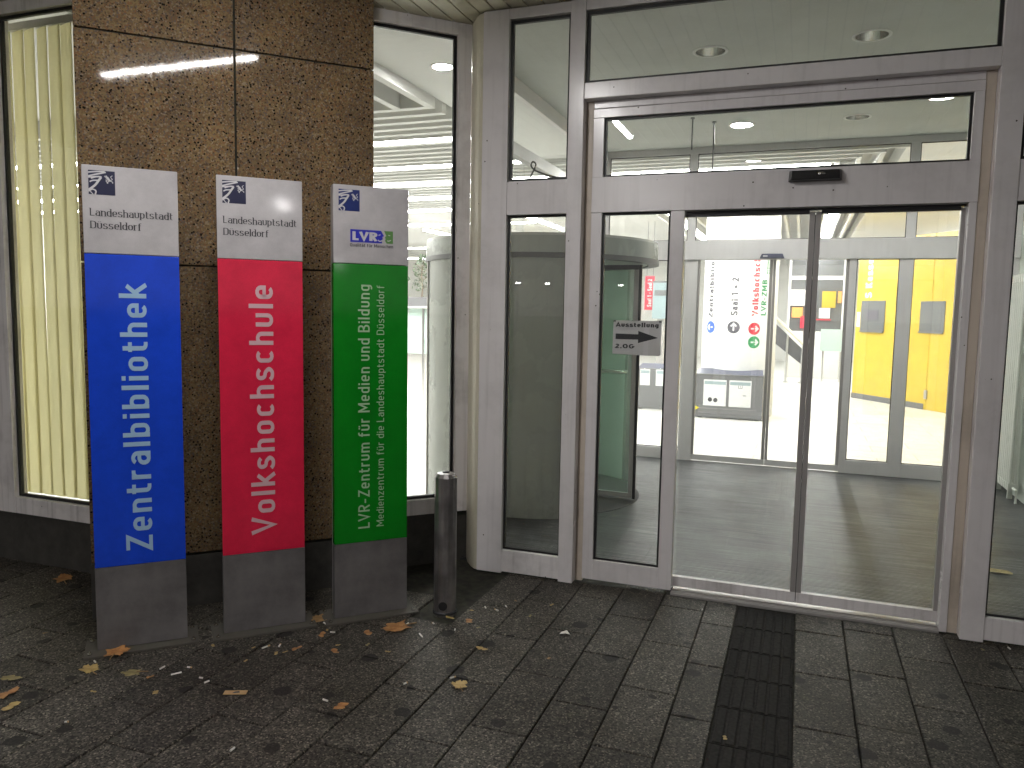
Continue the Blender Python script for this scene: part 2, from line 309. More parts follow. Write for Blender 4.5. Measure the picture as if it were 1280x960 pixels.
# ------------------------------------------------------------------ mesh helpers
XF = {}
class MB:
    def __init__(s): s.v = []; s.f = []; s.mi = []; s.cur = 0
    def add(s, vs, fs):
        k = len(s.v); s.v += [tuple(p) for p in vs]
        for f in fs: s.f.append(tuple(i + k for i in f)); s.mi.append(s.cur)
        return s
    def box(s, x0, x1, y0, y1, z0, z1):
        vs = [(x, y, z) for z in (z0, z1) for y in (y0, y1) for x in (x0, x1)]
        return s.add(vs, [(0, 2, 3, 1), (4, 5, 7, 6), (0, 1, 5, 4), (2, 6, 7, 3), (0, 4, 6, 2), (1, 3, 7, 5)])
    def prism(s, poly, z0, z1):
        n = len(poly); vs = [(x, y, z0) for x, y in poly] + [(x, y, z1) for x, y in poly]
        fs = [tuple(range(n - 1, -1, -1)), tuple(range(n, 2 * n))] + [(i, (i + 1) % n, n + (i + 1) % n, n + i) for i in range(n)]
        return s.add(vs, fs)
    def tube(s, pts, r, n=10, cap=True):
        pts = [Vector(p) for p in pts]; rings = []; rs = r if isinstance(r, (list, tuple)) else [r] * len(pts)
        up = Vector((0, 0, 1))
        for i, p in enumerate(pts):
            d = (pts[min(i + 1, len(pts) - 1)] - pts[max(i - 1, 0)]).normalized()
            a = d.cross(up if abs(d.dot(up)) < 0.95 else Vector((1, 0, 0))).normalized(); b = d.cross(a)
            rings.append([p + (a * math.cos(t) + b * math.sin(t)) * rs[i] for t in (2 * math.pi * k / n for k in range(n))])
        vs = [q for r_ in rings for q in r_]; fs = []
        for i in range(len(pts) - 1):
            for k in range(n): fs.append((i * n + k, i * n + (k + 1) % n, (i + 1) * n + (k + 1) % n, (i + 1) * n + k))
        if cap: fs += [tuple(range(n)), tuple(range((len(pts) - 1) * n + n - 1, (len(pts) - 1) * n - 1, -1))]
        return s.add(vs, fs)
    def lathe(s, prof, cx, cy, n=32, z=0.0):
        vs = []; fs = []; m = len(prof)
        for k in range(n):
            a = 2 * math.pi * k / n
            for r, h in prof: vs.append((cx + r * math.cos(a), cy + r * math.sin(a), z + h))
        for k in range(n):
            for j in range(m - 1):
                fs.append((k * m + j, ((k + 1) % n) * m + j, ((k + 1) % n) * m + j + 1, k * m + j + 1))
        return s.add(vs, fs)
    def arcwall(s, cx, cy, r0, r1, a0, a1, z0, z1, n=24):
        vs = []; fs = []
        for k in range(n + 1):
            a = a0 + (a1 - a0) * k / n
            for r in (r0, r1):
                for z in (z0, z1): vs.append((cx + r * math.cos(a), cy + r * math.sin(a), z))
        for k in range(n):
            b = k * 4; c = b + 4
            fs += [(b, c, c + 1, b + 1), (b + 2, b + 3, c + 3, c + 2), (b + 1, c + 1, c + 3, b + 3), (b, b + 2, c + 2, c)]
        fs += [(0, 1, 3, 2), (n * 4, n * 4 + 2, n * 4 + 3, n * 4 + 1)]
        return s.add(vs, fs)
    def poly3(s, pts): return s.add(pts, [tuple(range(len(pts)))])
def obj(name, mb, mats, parent=None, world_co=True, bevel=0.0, smooth=False):
    me = bpy.data.meshes.new(name)
    vs = mb.v
    if parent is not None and world_co:
        inv = XF[root_of(parent)].inverted(); vs = [tuple(inv @ Vector(p)) for p in vs]
    me.from_pydata(vs, [], mb.f); me.update()
    for m in (mats if isinstance(mats, (list, tuple)) else [mats]): me.materials.append(m)
    if any(mb.mi): me.polygons.foreach_set('material_index', mb.mi)
    if smooth: me.polygons.foreach_set('use_smooth', [True] * len(me.polygons))
    o = bpy.data.objects.new(name, me); col.objects.link(o)
    if parent is not None: o.parent = parent
    if bevel:
        b = o.modifiers.new('edge', 'BEVEL'); b.width = bevel; b.segments = 2; b.limit_method = 'ANGLE'; b.angle_limit = R(40)
    if smooth:
        es = o.modifiers.new('split', 'EDGE_SPLIT'); es.split_angle = R(42)
    return o
def root_of(o):
    while o.parent is not None: o = o.parent
    return o.name
def tag(o, label, cat, group=None, kind=None):
    if label: o['label'] = label
    if cat: o['category'] = cat
    if group: o['group'] = group
    if kind: o['kind'] = kind
    return o
def thing(name, label, cat, loc=(0, 0, 0), rz=0.0, group=None):
    o = bpy.data.objects.new(name, None); col.objects.link(o); o.empty_display_size = 0.1
    o.location = loc; o.rotation_euler = (0, 0, rz)
    XF[o.name] = Matrix.Translation(loc) @ Matrix.Rotation(rz, 4, 'Z')
    return tag(o, label, cat, group)
def struct(name, mb, m, **kw):
    o = obj(name, mb, m, **kw); o['kind'] = 'structure'; return o
def bx(*a): return MB().box(*a)

# ------------------------------------------------------------------ a drawn stroke alphabet
def arc(cx, cy, rx, ry, a0, a1, n=7):
    return [(cx + rx * math.cos(R(a0 + (a1 - a0) * i / n)), cy + ry * math.sin(R(a0 + (a1 - a0) * i / n))) for i in range(n + 1)]
def spl(pts, n=5):
    P = [pts[0]] + list(pts) + [pts[-1]]; out = []
    for i in range(1, len(P) - 2):
        for k in range(n):
            t = k / n; a, b, c, d = P[i - 1], P[i], P[i + 1], P[i + 2]
            out.append(tuple(0.5 * (2 * b[j] + (c[j] - a[j]) * t + (2 * a[j] - 5 * b[j] + 4 * c[j] - d[j]) * t * t + (3 * b[j] - a[j] - 3 * c[j] + d[j]) * t ** 3) for j in (0, 1)))
    return out + [pts[-1]]
def glyph(ch, w):
    """strokes (skeleton polylines) and advance width; cap height 1, x-height 0.72, stroke width w"""
    h = w / 2; b = h; x = 0.72 - h; c = 1 - h; L = h; W = 0.42; Rr = L + W - 2 * h + h; Rr = L + 0.42 - w + 0.0
    Rr = 0.44 - h + 0.0; r = (Rr - L) / 2; mx = (L + Rr) / 2
    ell = lambda: arc(mx, x - r, r, r, 0, 180) + arc(mx, b + r, r, r, 180, 360) + [(Rr, x - r)]
    arch = lambda x0=L, x1=Rr: arc((x0 + x1) / 2, x - (x1 - x0) / 2, (x1 - x0) / 2, (x1 - x0) / 2, 180, 0) + [(x1, 0)]
    A = 0.44
    uml = lambda: [[(0.10, 0.90), (0.10 + w * 0.9, 0.90)], [(0.36 - w * 0.9, 0.90), (0.36, 0.90)]]
    g = {
     'o': ([ell()], A), 'n': ([[(L, 0), (L, 0.72)], arch()], A), 'h': ([[(L, 0), (L, 1)], arch()], A),
     'm': ([[(L, 0), (L, 0.72)], arch(L, 0.36), arch(0.36, 0.72 - h)], 0.72),
     'u': ([[(L, 0.72)] + arc(mx, b + r, r, r, 180, 360) + [(Rr, 0.72)]], A),
     'r': ([[(L, 0), (L, 0.72)], arc(L + r, x - r, r, r, 180, 90) + [(L + r + 0.07, x)]], 0.30),
     'b': ([[(L, 0), (L, 1)], ell()], A), 'd': ([[(Rr, 0), (Rr, 1)], ell()], A), 'p': ([[(L, -0.22), (L, 0.72)], ell()], A),
     'q': ([[(Rr, -0.22), (Rr, 0.72)], ell()], A),
     'g': ([ell(), [(Rr, 0.72), (Rr, -0.22 + h + r)] + arc(mx, -0.22 + h + r, r, r, 0, -125)], A),
     'e': ([[(L, 0.36), (Rr, 0.36)] + [(Rr, x - r)] + arc(mx, x - r, r, r, 0, 180) + arc(mx, b + r, r, r, 180, 325)], A),
     'a': ([arc(mx, x - r, r, r, 155, 0) + [(Rr, 0)], [(Rr, 0.42)] + [(mx - 0.02, 0.42)] + arc(mx - 0.02, (0.42 + b) / 2, r - 0.02, (0.42 - b) / 2, 90, 270) + [(mx + 0.04, b), (Rr, b + 0.11)]], A),
     's': ([spl([(0.36, x - 0.07), (0.27, x), (0.13, x), (L, x - 0.11), (0.12, 0.39), (0.27, 0.34), (0.37, 0.2), (0.28, b), (0.12, b), (0.02, b + 0.08)])], 0.42),
     'c': ([arc(mx, x - r, r, r, 35, 180) + arc(mx, b + r, r, r, 180, 325)], 0.42),
     'k': ([[(L, 0), (L, 1)], [(0.38, 0.72), (L + 0.02, 0.30)], [(0.17, 0.42), (0.42, 0.0)]], 0.42),
     'l': ([[(L, 0), (L, 1)]], w), 'i': ([[(L, 0), (L, 0.72)], [(L, 0.84), (L, 0.84 + w * 1.05)]], w),
     't': ([[(0.11, 0.92), (0.11, b + 0.12)] + arc(0.23, b + 0.12, 0.12, 0.12, 180, 270) + [(0.31, b)], [(0, x), (0.30, x)]], 0.31),
     'f': ([[(0.11, 0), (0.11, c - 0.12)] + arc(0.23, c - 0.12, 0.12, 0.12, 180, 90) + [(0.31, c)], [(0, x), (0.29, x)]], 0.30),
     'z': ([[(0.02, x), (0.37, x), (0.03, b), (0.39, b)]], 0.40),
     'v': ([[(0.03, 0.72), (0.21, h), (0.39, 0.72)]], 0.42),
     'Z': ([[(0.03, c), (0.44, c), (0.05, b), (0.47, b)]], 0.48), 'V': ([[(0.03, 1), (0.27, h), (0.51, 1)]], 0.54),
     'L': ([[(L, 1), (L, b), (0.42, b)]], 0.42),
     'R': ([[(L, 0), (L, c), (0.27, c)] + arc(0.27, 0.72, 0.18, c - 0.72, 90, -90) + [(L, 0.44)], [(0.26, 0.44), (0.46, 0)]], 0.48),
     'M': ([[(L, 0), (L, 1)], [(L, 0.98), (0.34, 0.30), (0.68 - L, 0.98)], [(0.68 - L, 1), (0.68 - L, 0)]], 0.68),
     'D': ([[(L, b), (L, c), (0.25, c)] + arc(0.25, c - 0.22, 0.22, 0.22, 90, 0) + arc(0.25, b + 0.22, 0.22, 0.22, 0, -90) + [(L - h, b)]], 0.52),
     'B': ([[(L, b), (L, c), (0.27, c)] + arc(0.27, 0.74, 0.16, c - 0.74, 90, -90) + [(L, 0.48)], [(0.27, 0.5)] + arc(0.28, 0.27, 0.19, 0.27 - b, 90, -90) + [(L - h, b)]], 0.50),
     'S': ([spl([(0.44, c - 0.12), (0.34, c), (0.15, c), (L, c - 0.18), (0.14, 0.54), (0.32, 0.47), (0.44, 0.26), (0.34, b), (0.15, b), (0.03, b + 0.12)])], 0.49),
     'A': ([[(0.03, 0), (0.28, 1 - h), (0.53, 0)], [(0.13, 0.28), (0.43, 0.28)]], 0.56),
     'K': ([[(L, 0), (L, 1)], [(0.46, 1), (L, 0.42)], [(0.2, 0.58), (0.48, 0)]], 0.50),
     'Q': ([arc(0.28, 0.5, 0.28 - h, c - 0.5, 0, 360, 18), [(0.34, 0.22), (0.52, -0.04)]], 0.56),
     'O': ([arc(0.33, 0.5, 0.33 - h, c - 0.5, 0, 360, 20)], 0.66),
     'G': ([arc(0.33, 0.5, 0.33 - h, c - 0.5, 45, 320, 16) + [(0.60, 0.46), (0.36, 0.46)]], 0.64),
     'E': ([[(0.42, c), (L, c), (L, b), (0.42, b)], [(L, 0.52), (0.38, 0.52)]], 0.43),
     '1': ([[(0.04, 0.78), (0.24, c), (0.24, 0)]], 0.38),
     '2': ([arc(0.22, c - 0.22, 0.22 - h + 0.02, 0.22, 160, -15) + [(0.05, b), (0.44, b)]], 0.46),
     '+': ([[(0.03, 0.38), (0.45, 0.38)], [(0.24, 0.17), (0.24, 0.59)]], 0.48),
     '-': ([[(0.02, 0.38), (0.32, 0.38)]], 0.34), '.': ([[(0, h), (w, h)]], w), '·': ([[(0.02, 0.42), (0.02 + w, 0.42)]], w + 0.04), ' ': ([], 0.22),
     'ü': ([[(L, 0.72)] + arc(mx, b + r, r, r, 180, 360) + [(Rr, 0.72)]] + uml(), A),
     'ä': ([arc(mx, x - r, r, r, 155, 0) + [(Rr, 0)], [(Rr, 0.42)] + [(mx - 0.02, 0.42)] + arc(mx - 0.02, (0.42 + b) / 2, r - 0.02, (0.42 - b) / 2, 90, 270) + [(mx + 0.04, b), (Rr, b + 0.11)]] + uml(), A),
    }
    return g[ch]
def ribbon(pts, wf):
    P = [Vector((p[0], p[1])) for p in pts]; q = [P[0]]
    for p in P[1:]:
        if (p - q[-1]).length > 1e-4: q.append(p)
    P = q; closed = (P[0] - P[-1]).length < 1e-3 and len(P) > 3
    if closed: P = P[:-1]
    n = len(P); out = []
    for i in range(n):
        a = P[i] - P[i - 1] if (i > 0 or closed) else P[1] - P[0]
        b = P[(i + 1) % n] - P[i] if (i < n - 1 or closed) else P[i] - P[i - 1]
        a = a.normalized(); b = b.normalized(); t = (a + b)
        t = t.normalized() if t.length > 1e-6 else b
        nn = Vector((-t.y, t.x)); k = max(0.42, nn.dot(Vector((-a.y, a.x)))); hw = wf(t) / 2 / k
        out.append((P[i] + nn * hw, P[i] - nn * hw))
    fs = [(2 * i, 2 * i + 1, 2 * ((i + 1) % n) + 1, 2 * ((i + 1) % n)) for i in range(n if closed else n - 1)]
    return [p for pr in out for p in pr], fs
def lettering(mb, text, fn, cap, length=None, w=0.145, serif=False, track=0.11, step=0.00012):
    """add TEXT to mb; fn(u, v, d) places a point: u along the line, v up the letter, d off the surface (metres)"""
    pen = 0.0; items = []
    for ch in text:
        st, adv = glyph(ch, 0.11 if serif else w)
        items.append((pen, st)); pen += adv + track * (1.0 if ch != ' ' else 0.6)
    pen -= track; su = (length / pen) if length else cap
    k = 0
    wf = (lambda t: 0.056 + 0.066 * abs(t.y) ** 1.3) if serif else (lambda t: w)
    for x0, st in items:
        for s in st:
            vs, fs = ribbon(s, wf)
            mb.add([fn((x0 + p[0]) * su, p[1] * cap, (k % 5) * step) for p in vs], fs); k += 1
            if serif:
                for e, f in ((s[0], s[1]), (s[-1], s[-2])):
                    if abs(e[0] - f[0]) < 0.01 and abs(e[1] - f[1]) > 0.15:
                        y = e[1] - 0.02 if e[1] > f[1] else e[1] + 0.02
                        xa, xb = (-0.13, 0.04) if e[1] > f[1] and e[1] > 0.5 else (-0.12, 0.12)
                        q, ff = ribbon([(e[0] + xa, y), (e[0] + xb, y)], lambda t: 0.045)
                        mb.add([fn((x0 + p[0]) * su, p[1] * cap, (k % 5) * step) for p in q], ff); k += 1
    return mb
def stroke(mb, pts, w, fn, d=0.0):
    vs, fs = ribbon(pts, lambda t: w); mb.add([fn(p[0], p[1], d) for p in vs], fs)

# ================================================================== THE SETTING
g = MB(); g.add([(-250, -250, -0.014), (250, -250, -0.014), (250, 250, -0.014), (-250, 250, -0.014)], [(0, 1, 2, 3)])
struct('ground', g, M['soil'])
g = MB(); g.add([(-250, -250, -0.008), (250, -250, -0.008), (250, -5.2, -0.008), (-250, -5.2, -0.008)], [(0, 1, 2, 3)])
struct('road', g, M['asphalt'])
# pavement: every slab of its own size and joint
known = {-1: [4.137, 3.618, 3.107], -2: [3.792, 3.278, 2.78], -3: [3.549, 3.05], 1: [3.717, 3.209], 2: [3.835, 3.325], 3: [4.097, 3.581], 4: [3.908]}
sl = MB()
def slab(x0, x1, y0, y1):
    h = 0.0022; c = 0.004; dz = random.uniform(-0.0016, 0.0010); ta = random.uniform(-0.0012, 0.0012); tb = random.uniform(-0.0012, 0.0012)
    x0 += h + random.uniform(0, 0.0012); x1 -= h + random.uniform(0, 0.0012); y0 += h + random.uniform(0, 0.0012); y1 -= h + random.uniform(0, 0.0012)
    zt = lambda i, j: dz + (ta if i else -ta) + (tb if j else -tb)
    vs = [(x0, y0, -0.03), (x1, y0, -0.03), (x1, y1, -0.03), (x0, y1, -0.03),
          (x0, y0, zt(0, 0) - c), (x1, y0, zt(1, 0) - c), (x1, y1, zt(1, 1) - c), (x0, y1, zt(0, 1) - c),
          (x0 + c, y0 + c, zt(0, 0)), (x1 - c, y0 + c, zt(1, 0)), (x1 - c, y1 - c, zt(1, 1)), (x0 + c, y1 - c, zt(0, 1))]
    fs = [(8, 9, 10, 11)]
    for a in (0, 4):
        for k in range(4): fs.append((a + k, a + (k + 1) % 4, a + 4 + (k + 1) % 4, a + 4 + k))
    sl.add(vs, fs)
cols = [(-1, -0.431, -0.260)] + [(-2 - k, -0.431 - 0.2455 * (k + 1), -0.431 - 0.2455 * k) for k in range(33)]
cols += [(1 + k, 0.047 + 0.242 * k, 0.047 + 0.242 * (k + 1)) for k in range(22)]
prev = 0.0
for i, xa, xb in cols:
    if i in known: y = known[i][0]
    else: y = 4.46 - 0.515 * ((prev + random.choice((0.33, 0.5, 0.62))) % 1.0)
    prev = (4.46 - y) / 0.515
    L = 0.513; top = 4.60 if xa > -1.9 else 3.60
    ys = [y]
    while ys[-1] > -5.2: ys.append(ys[-1] - L)
    while ys[0] < top: ys.insert(0, ys[0] + L)
    for a, b in zip(ys[:-1], ys[1:]):
        if b < top:
            slab(xa, xb, max(b, -5.2), min(a, 4.485) if xa > -1.9 else a)
struct('pavement', sl, M['slab'])
tb = MB(); y = 4.455
while y > -5:
    y0 = y - 0.298
    tb.box(-0.256, 0.043, y0 + 0.002, y - 0.002, -0.03, -0.0040)
    for k in range(6):
        xa = -0.256 + 0.008 + k * 0.0485
        tb.add([(xa, y0 + 0.006, -0.0039), (xa + 0.040, y0 + 0.006, -0.0039), (xa + 0.040, y - 0.006, -0.0039), (xa, y - 0.006, -0.0039),
                (xa + 0.005, y0 + 0.010, 0.0010), (xa + 0.035, y0 + 0.010, 0.0010), (xa + 0.035, y - 0.010, 0.0010), (xa + 0.005, y - 0.010, 0.0010)],
               [(4, 5, 6, 7), (0, 1, 5, 4), (1, 2, 6, 5), (2, 3, 7, 6), (3, 0, 4, 7)])
    y -= 0.300
struct('tactile_path', tb, M['tactile'])
struct('vestibule_floor', bx(-2.2, 1.95, 4.62, 8.82, -0.03, 0.003), M['mat'])
hf = MB(); hf.box(-15, 5, 8.82, 30, -0.03, 0.004); hf.prism([(-15, 3.50), (-3.56, 3.50), (-2.27, 4.79), (-2.2, 4.79), (-2.2, 8.82), (-15, 8.82)], -0.03, 0.004)
struct('hall_floor', hf, M['tile'])
CANS = [(-0.681, 5.663), (0.336, 5.657), (-0.628, 7.886), (0.387, 7.865), (0.99, 7.333)]
from mathutils.geometry import tessellate_polygon
def holed(x0, x1, y0, y1, z, cans, rr):
    loops = [[Vector((x0, y0, z)), Vector((x1, y0, z)), Vector((x1, y1, z)), Vector((x0, y1, z))]]
    for cx, cy in cans: loops.append([Vector((cx + rr * math.cos(-2 * math.pi * k / 40), cy + rr * math.sin(-2 * math.pi * k / 40), z)) for k in range(40)])
    return MB().add([tuple(v) for l in loops for v in l], [tuple(t) for t in tessellate_polygon(loops)])
vc = holed(-2.2, 1.95, 4.545, 8.86, 3.46, CANS, 0.100); vc.box(-2.2, 1.95, 4.55, 8.86, 3.62, 3.70)
struct('vestibule_ceiling', vc, M['ceil'])
hc = MB()
hc.box(-15, -4.4, 3.5, 5.70, 3.46, 3.54); hc.box(-3.04, -2.2, 3.5, 8.98, 3.46, 3.54); hc.box(1.0, 5, 8.86, 30, 3.46, 3.54)
hc.box(-15, 5, 3.0, 30, 3.86, 3.95)
struct('hall_ceiling', hc, M['hallwhite'])
sc_ = MB()
for k in range(13):
    y = 6.12 + 0.22 * k; sc_.box(-15, -3.05, y, y + 0.075, 3.375, 3.56)
for x in (-3.11, -3.42, -3.74): sc_.box(x, x + 0.07, 3.5, 6.115, 3.375, 3.56)
for k in range(17):
    y = 9.05 + 0.22 * k; x = 0.98 - 0.22 * k
    sc_.box(-15, x, y, y + 0.05, 3.40, 3.62); sc_.box(x - 0.05, x, y + 0.05, 29, 3.40, 3.62)
struct('slatted_ceiling', sc_, M['hallwhite'])
hw = MB(); hw.box(-15.2, -15, 3.3, 30, 0, 3.9); hw.box(-15, 5, 30, 30.2, 0, 3.9); hw.box(5, 5.2, 4.4, 30, 0, 3.9); hw.box(1.99, 5, 8.70, 8.90, 0, 3.9)
struct('hall_wall', hw, M['hallwhite'])
struct('vestibule_wall', bx(1.95, 1.99, 4.54, 8.9, 0, 3.46), M['wall_in'])
sf = MB()
x = -8.0
while x < 6.0:
    e_ = 3.47 if x < -3.25 else (4.47 if x > -2.0 else min(4.72, max(3.47, x + 6.76))); sf.box(x + 0.005, x + 0.098, -3.0, e_, 3.432, 3.45); x += 0.1033
sf2 = obj('canopy_soffit', sf, M['soffit']); sf2['kind'] = 'structure'
struct('canopy_roof', bx(-8.1, 6.1, -3.05, 4.95, 3.47, 3.9), M['concrete'])

# ================================================================== helper for glazing
def glazed(parent, x0, x1, z0, z1, y, wc=True, gk=0.013, m='glass', name='pane'):
    p_ = obj(name, bx(x0, x1, y, y + 0.006, z0, z1), M[m], parent, wc)
    gq = MB()
    for a in ((x0, x0 + gk, z0, z1), (x1 - gk, x1, z0, z1), (x0 + gk, x1 - gk, z0, z0 + gk), (x0 + gk, x1 - gk, z1 - gk, z1)):
        gq.box(a[0], a[1], y - 0.008, y + 0.014, a[2], a[3])
    obj('gasket', gq, M['gasket'], p_, wc)
    return p_

# ================================================================== ENTRANCE FRONT
ef = thing('entrance_front', 'white framed glass entrance front with sliding double door and transom panes', 'entrance', (0, 4.44, 0))
Y0, Y1 = 4.44, 4.53
def fpart(name, *boxes, mat='frame', parent=None, bevel=0.003):
    mb = MB()
    for b in boxes: mb.box(*b)
    return obj(name, mb, M[mat], parent or ef, True, bevel)
fpart('post', (-1.868, -1.702, Y0, Y1, 0.0, 3.425), mat='frame')
fpart('post', (-1.325, -1.235, Y0 - 0.004, Y1, 0.0, 3.425))
fpart('post', (0.845, 0.953, Y0 - 0.004, Y1, 0.0, 3.425))
fpart('post', (1.84, 1.95, Y0, Y1, 0.0, 3.425))
fpart('head_beam', (-1.702, -1.325, Y0 + 0.002, Y1, 3.364, 3.425), (-1.235, 0.845, Y0 + 0.002, Y1, 3.364, 3.425), (0.953, 1.84, Y0 + 0.002, Y1, 3.364, 3.425))
fpart('transom', (-1.702, -1.325, Y0 + 0.002, Y1, 2.225, 2.424))
fpart('transom', (-1.235, 0.845, Y0 + 0.002, Y1, 2.872, 2.962))
fpart('transom', (0.953, 1.84, Y0 + 0.002, Y1, 2.225, 2.424))
fpart('bottom_rail', (-1.702, -1.325, Y0 + 0.002, Y1, 0.012, 0.150), mat='frame_old')
fpart('bottom_rail', (0.953, 1.84, Y0 + 0.002, Y1, 0.012, 0.132), mat='frame_old')
glazed(ef, -1.702, -1.325, 0.150, 2.225, Y0 + 0.040)
glazed(ef, -1.702, -1.325, 2.424, 3.364, Y0 + 0.040, gk=0.018)
glazed(ef, -1.235, 0.845, 2.962, 3.364, Y0 + 0.040, gk=0.018)
glazed(ef, 0.953, 1.84, 0.132, 2.225, Y0 + 0.040)
glazed(ef, 0.953, 1.84, 2.424, 3.364, Y0 + 0.040, gk=0.018)
# rounded corner column between the front and the slanted window
cp = MB(); cp.prism([(-1.868, 4.443), (-1.868, 4.62), (-1.96, 4.80), (-2.05, 4.72), (-2.028, 4.640), (-1.985, 4.560), (-1.93, 4.488), (-1.895, 4.455)], 0.0, 3.42)
obj('corner_column', cp, M['cream'], ef, True, 0.004)
# door unit set back in the front
U0, U1 = 4.505, 4.56
fpart('side_strip', (-1.2345, -1.192, U0 + 0.006, U1, 0.0, 2.871), mat='beige')
fpart('side_strip', (0.797, 0.8445, U0 + 0.006, U1, 0.0, 2.871), mat='beige')
fpart('unit_frame', (-1.192, 0.797, U0, U1, 2.774, 2.826), (-1.1915, 0.7965, U0 + 0.004, U1, 2.829, 2.871))
fpart('header_box', (-1.192, 0.797, U0 - 0.004, 4.66, 2.232, 2.437))
fpart('stile', (-1.192, -1.127, U0, U1, 2.437, 2.774)); fpart('stile', (0.750, 0.797, U0, U1, 2.437, 2.774))
fpart('stile', (-1.192, -1.126, U0, U1, 0.018, 2.232)); fpart('stile', (-0.726, -0.648, U0, U1 + 0.004, 0.018, 2.232))
fpart('stile', (0.760, 0.797, U0, 4.64, 0.0, 2.232))
fpart('bottom_rail', (-1.126, -0.726, U0, U1, 0.018, 0.142))
glazed(ef, -1.127, 0.750, 2.437, 2.774, U0 + 0.028)
glazed(ef, -1.126, -0.726, 0.142, 2.232, U0 + 0.028)
th = MB(); th.box(-0.648, 0.76, 4.492, 4.62, -0.01, 0.008); th.box(-0.648, 0.76, 4.545, 4.552, 0.008, 0.013); th.box(-0.648, 0.76, 4.50, 4.507, 0.008, 0.012)
obj('threshold', th, M['alu'], ef, True, 0.0015)
for (xa, xb, sl_, sr_) in ((-0.70, 0.0425, 0.04, 0.029), (0.0465, 0.775, 0.027, 0.035)):
    d = obj('door', bx(xa, xb, 4.581, 4.617, 0.022, 0.082), M['frame_old'], ef, True, 0.003)     # the leaf's bottom rail carries the rest
    for s, (a, b) in enumerate(((xa, xa + sl_), (xb - sr_, xb))):
        obj('stile', bx(a, b, 4.580, 4.618, 0.082, 2.214), M['alu'], d, True, 0.002)
    obj('top_rail', bx(xa + sl_, xb - sr_, 4.582, 4.616, 2.204, 2.226), M['dark_steel'], d, True, 0.002)
    obj('pane', bx(xa + sl_, xb - sr_, 4.596, 4.602, 0.082, 2.204), M['glass'], d, True)
    e = xb if xa < -0.5 else xa
    obj('brush_seal', bx(e - 0.0017, e + 0.0017, 4.590, 4.608, 0.03, 2.2), M['black'], d, True)
bl = MB(); bl.box(-0.6475, 0.7595, 4.565, 4.66, 2.222, 2.2325)
obj('track_cover', bl, M['dark_steel'], ef, True)
# motion sensor on the header
sm = thing('door_sensor', 'black motion sensor above the outer sliding door', 'sensor', (0.031, 4.50, 2.39))
q = MB(); q.add([(-0.100, 4.500, 2.424), (0.160, 4.500, 2.424), (0.164, 4.500, 2.364), (-0.104, 4.500, 2.364), (-0.088, 4.452, 2.416), (0.148, 4.452, 2.416), (0.152, 4.446, 2.368), (-0.092, 4.446, 2.368)],
                [(4, 5, 6, 7), (0, 1, 5, 4), (1, 2, 6, 5), (2, 3, 7, 6), (3, 0, 4, 7), (0, 3, 2, 1)])
obj('housing', q, M['black'], sm, True, 0.004)
q = MB(); q.add([(0.062 + 0.018 * math.cos(a), 4.4477, 2.396 + 0.008 * math.sin(a)) for a in [k * math.pi / 8 for k in range(16)]] + [(0.062, 4.4445, 2.396)], [(k, (k + 1) % 16, 16) for k in range(16)])
obj('lens', q, M['alu_bright'], sm, True)
# paper notice taped inside the left door panel
nz_ = thing('paper_notice', 'grey paper notice with thick dark arrow taped inside the narrow door panel', 'notice', (-0.90, 4.545, 1.405))
q = MB()
for i in range(7):
    xx = -1.046 + 0.284 * i / 6; dy = 0.003 * math.sin(i * 1.1)
    q.v += [(xx - 0.003 * (1 - i / 6), 4.5415 + dy, 1.406 - 0.001 * i), (xx, 4.5415 + dy, 1.605)]
q.f = [(2 * i, 2 * i + 2, 2 * i + 3, 2 * i + 1) for i in range(6)]; q.mi = [0] * 6
obj('sheet', q, M['paper'], nz_, True)
fy = lambda x0, z0, y=4.5375: (lambda u, v, d: (x0 + u, y - d, z0 + v))
for tx_ in (('Ausstellung', 1.5675, 0.0265, 0.252, 0.19), ('2.OG', 1.4405, 0.026, 0.111, 0.2)):
    q = MB(); lettering(q, tx_[0], fy(-1.030, tx_[1]), *tx_[2:]); obj('lettering', q, M['ink'], nz_, True)
q = MB(); q.add([(-1.031, 4.5372, 1.527), (-0.896, 4.5372, 1.525), (-0.896, 4.5372, 1.5455), (-0.779, 4.5372, 1.507), (-0.896, 4.5372, 1.4735), (-0.896, 4.5372, 1.494), (-1.031, 4.5372, 1.494)], [(0, 1, 5, 6), (2, 3, 4)])
obj('arrow', q, M['ink'], nz_, True)
for xt in (-1.046, -0.776): obj('tape', bx(xt, xt + 0.014, 4.5376, 4.538, 1.596, 1.607), M['board'], nz_, True)
# loose cable behind the upper left pane
cb = thing('loose_cable', 'thin dark cable hanging in a loop behind the narrow upper pane', 'cable', (-1.5, 4.60, 2.42))
q = MB(); q.tube([(p[0], 4.60, p[1]) for p in spl([(-1.64, 2.42), (-1.60, 2.49), (-1.575, 2.545), (-1.595, 2.565), (-1.605, 2.54), (-1.575, 2.51), (-1.50, 2.48), (-1.42, 2.46), (-1.33, 2.455)], 6)], 0.005, 8)
obj('wire', q, M['cable'], cb, True, smooth=True)

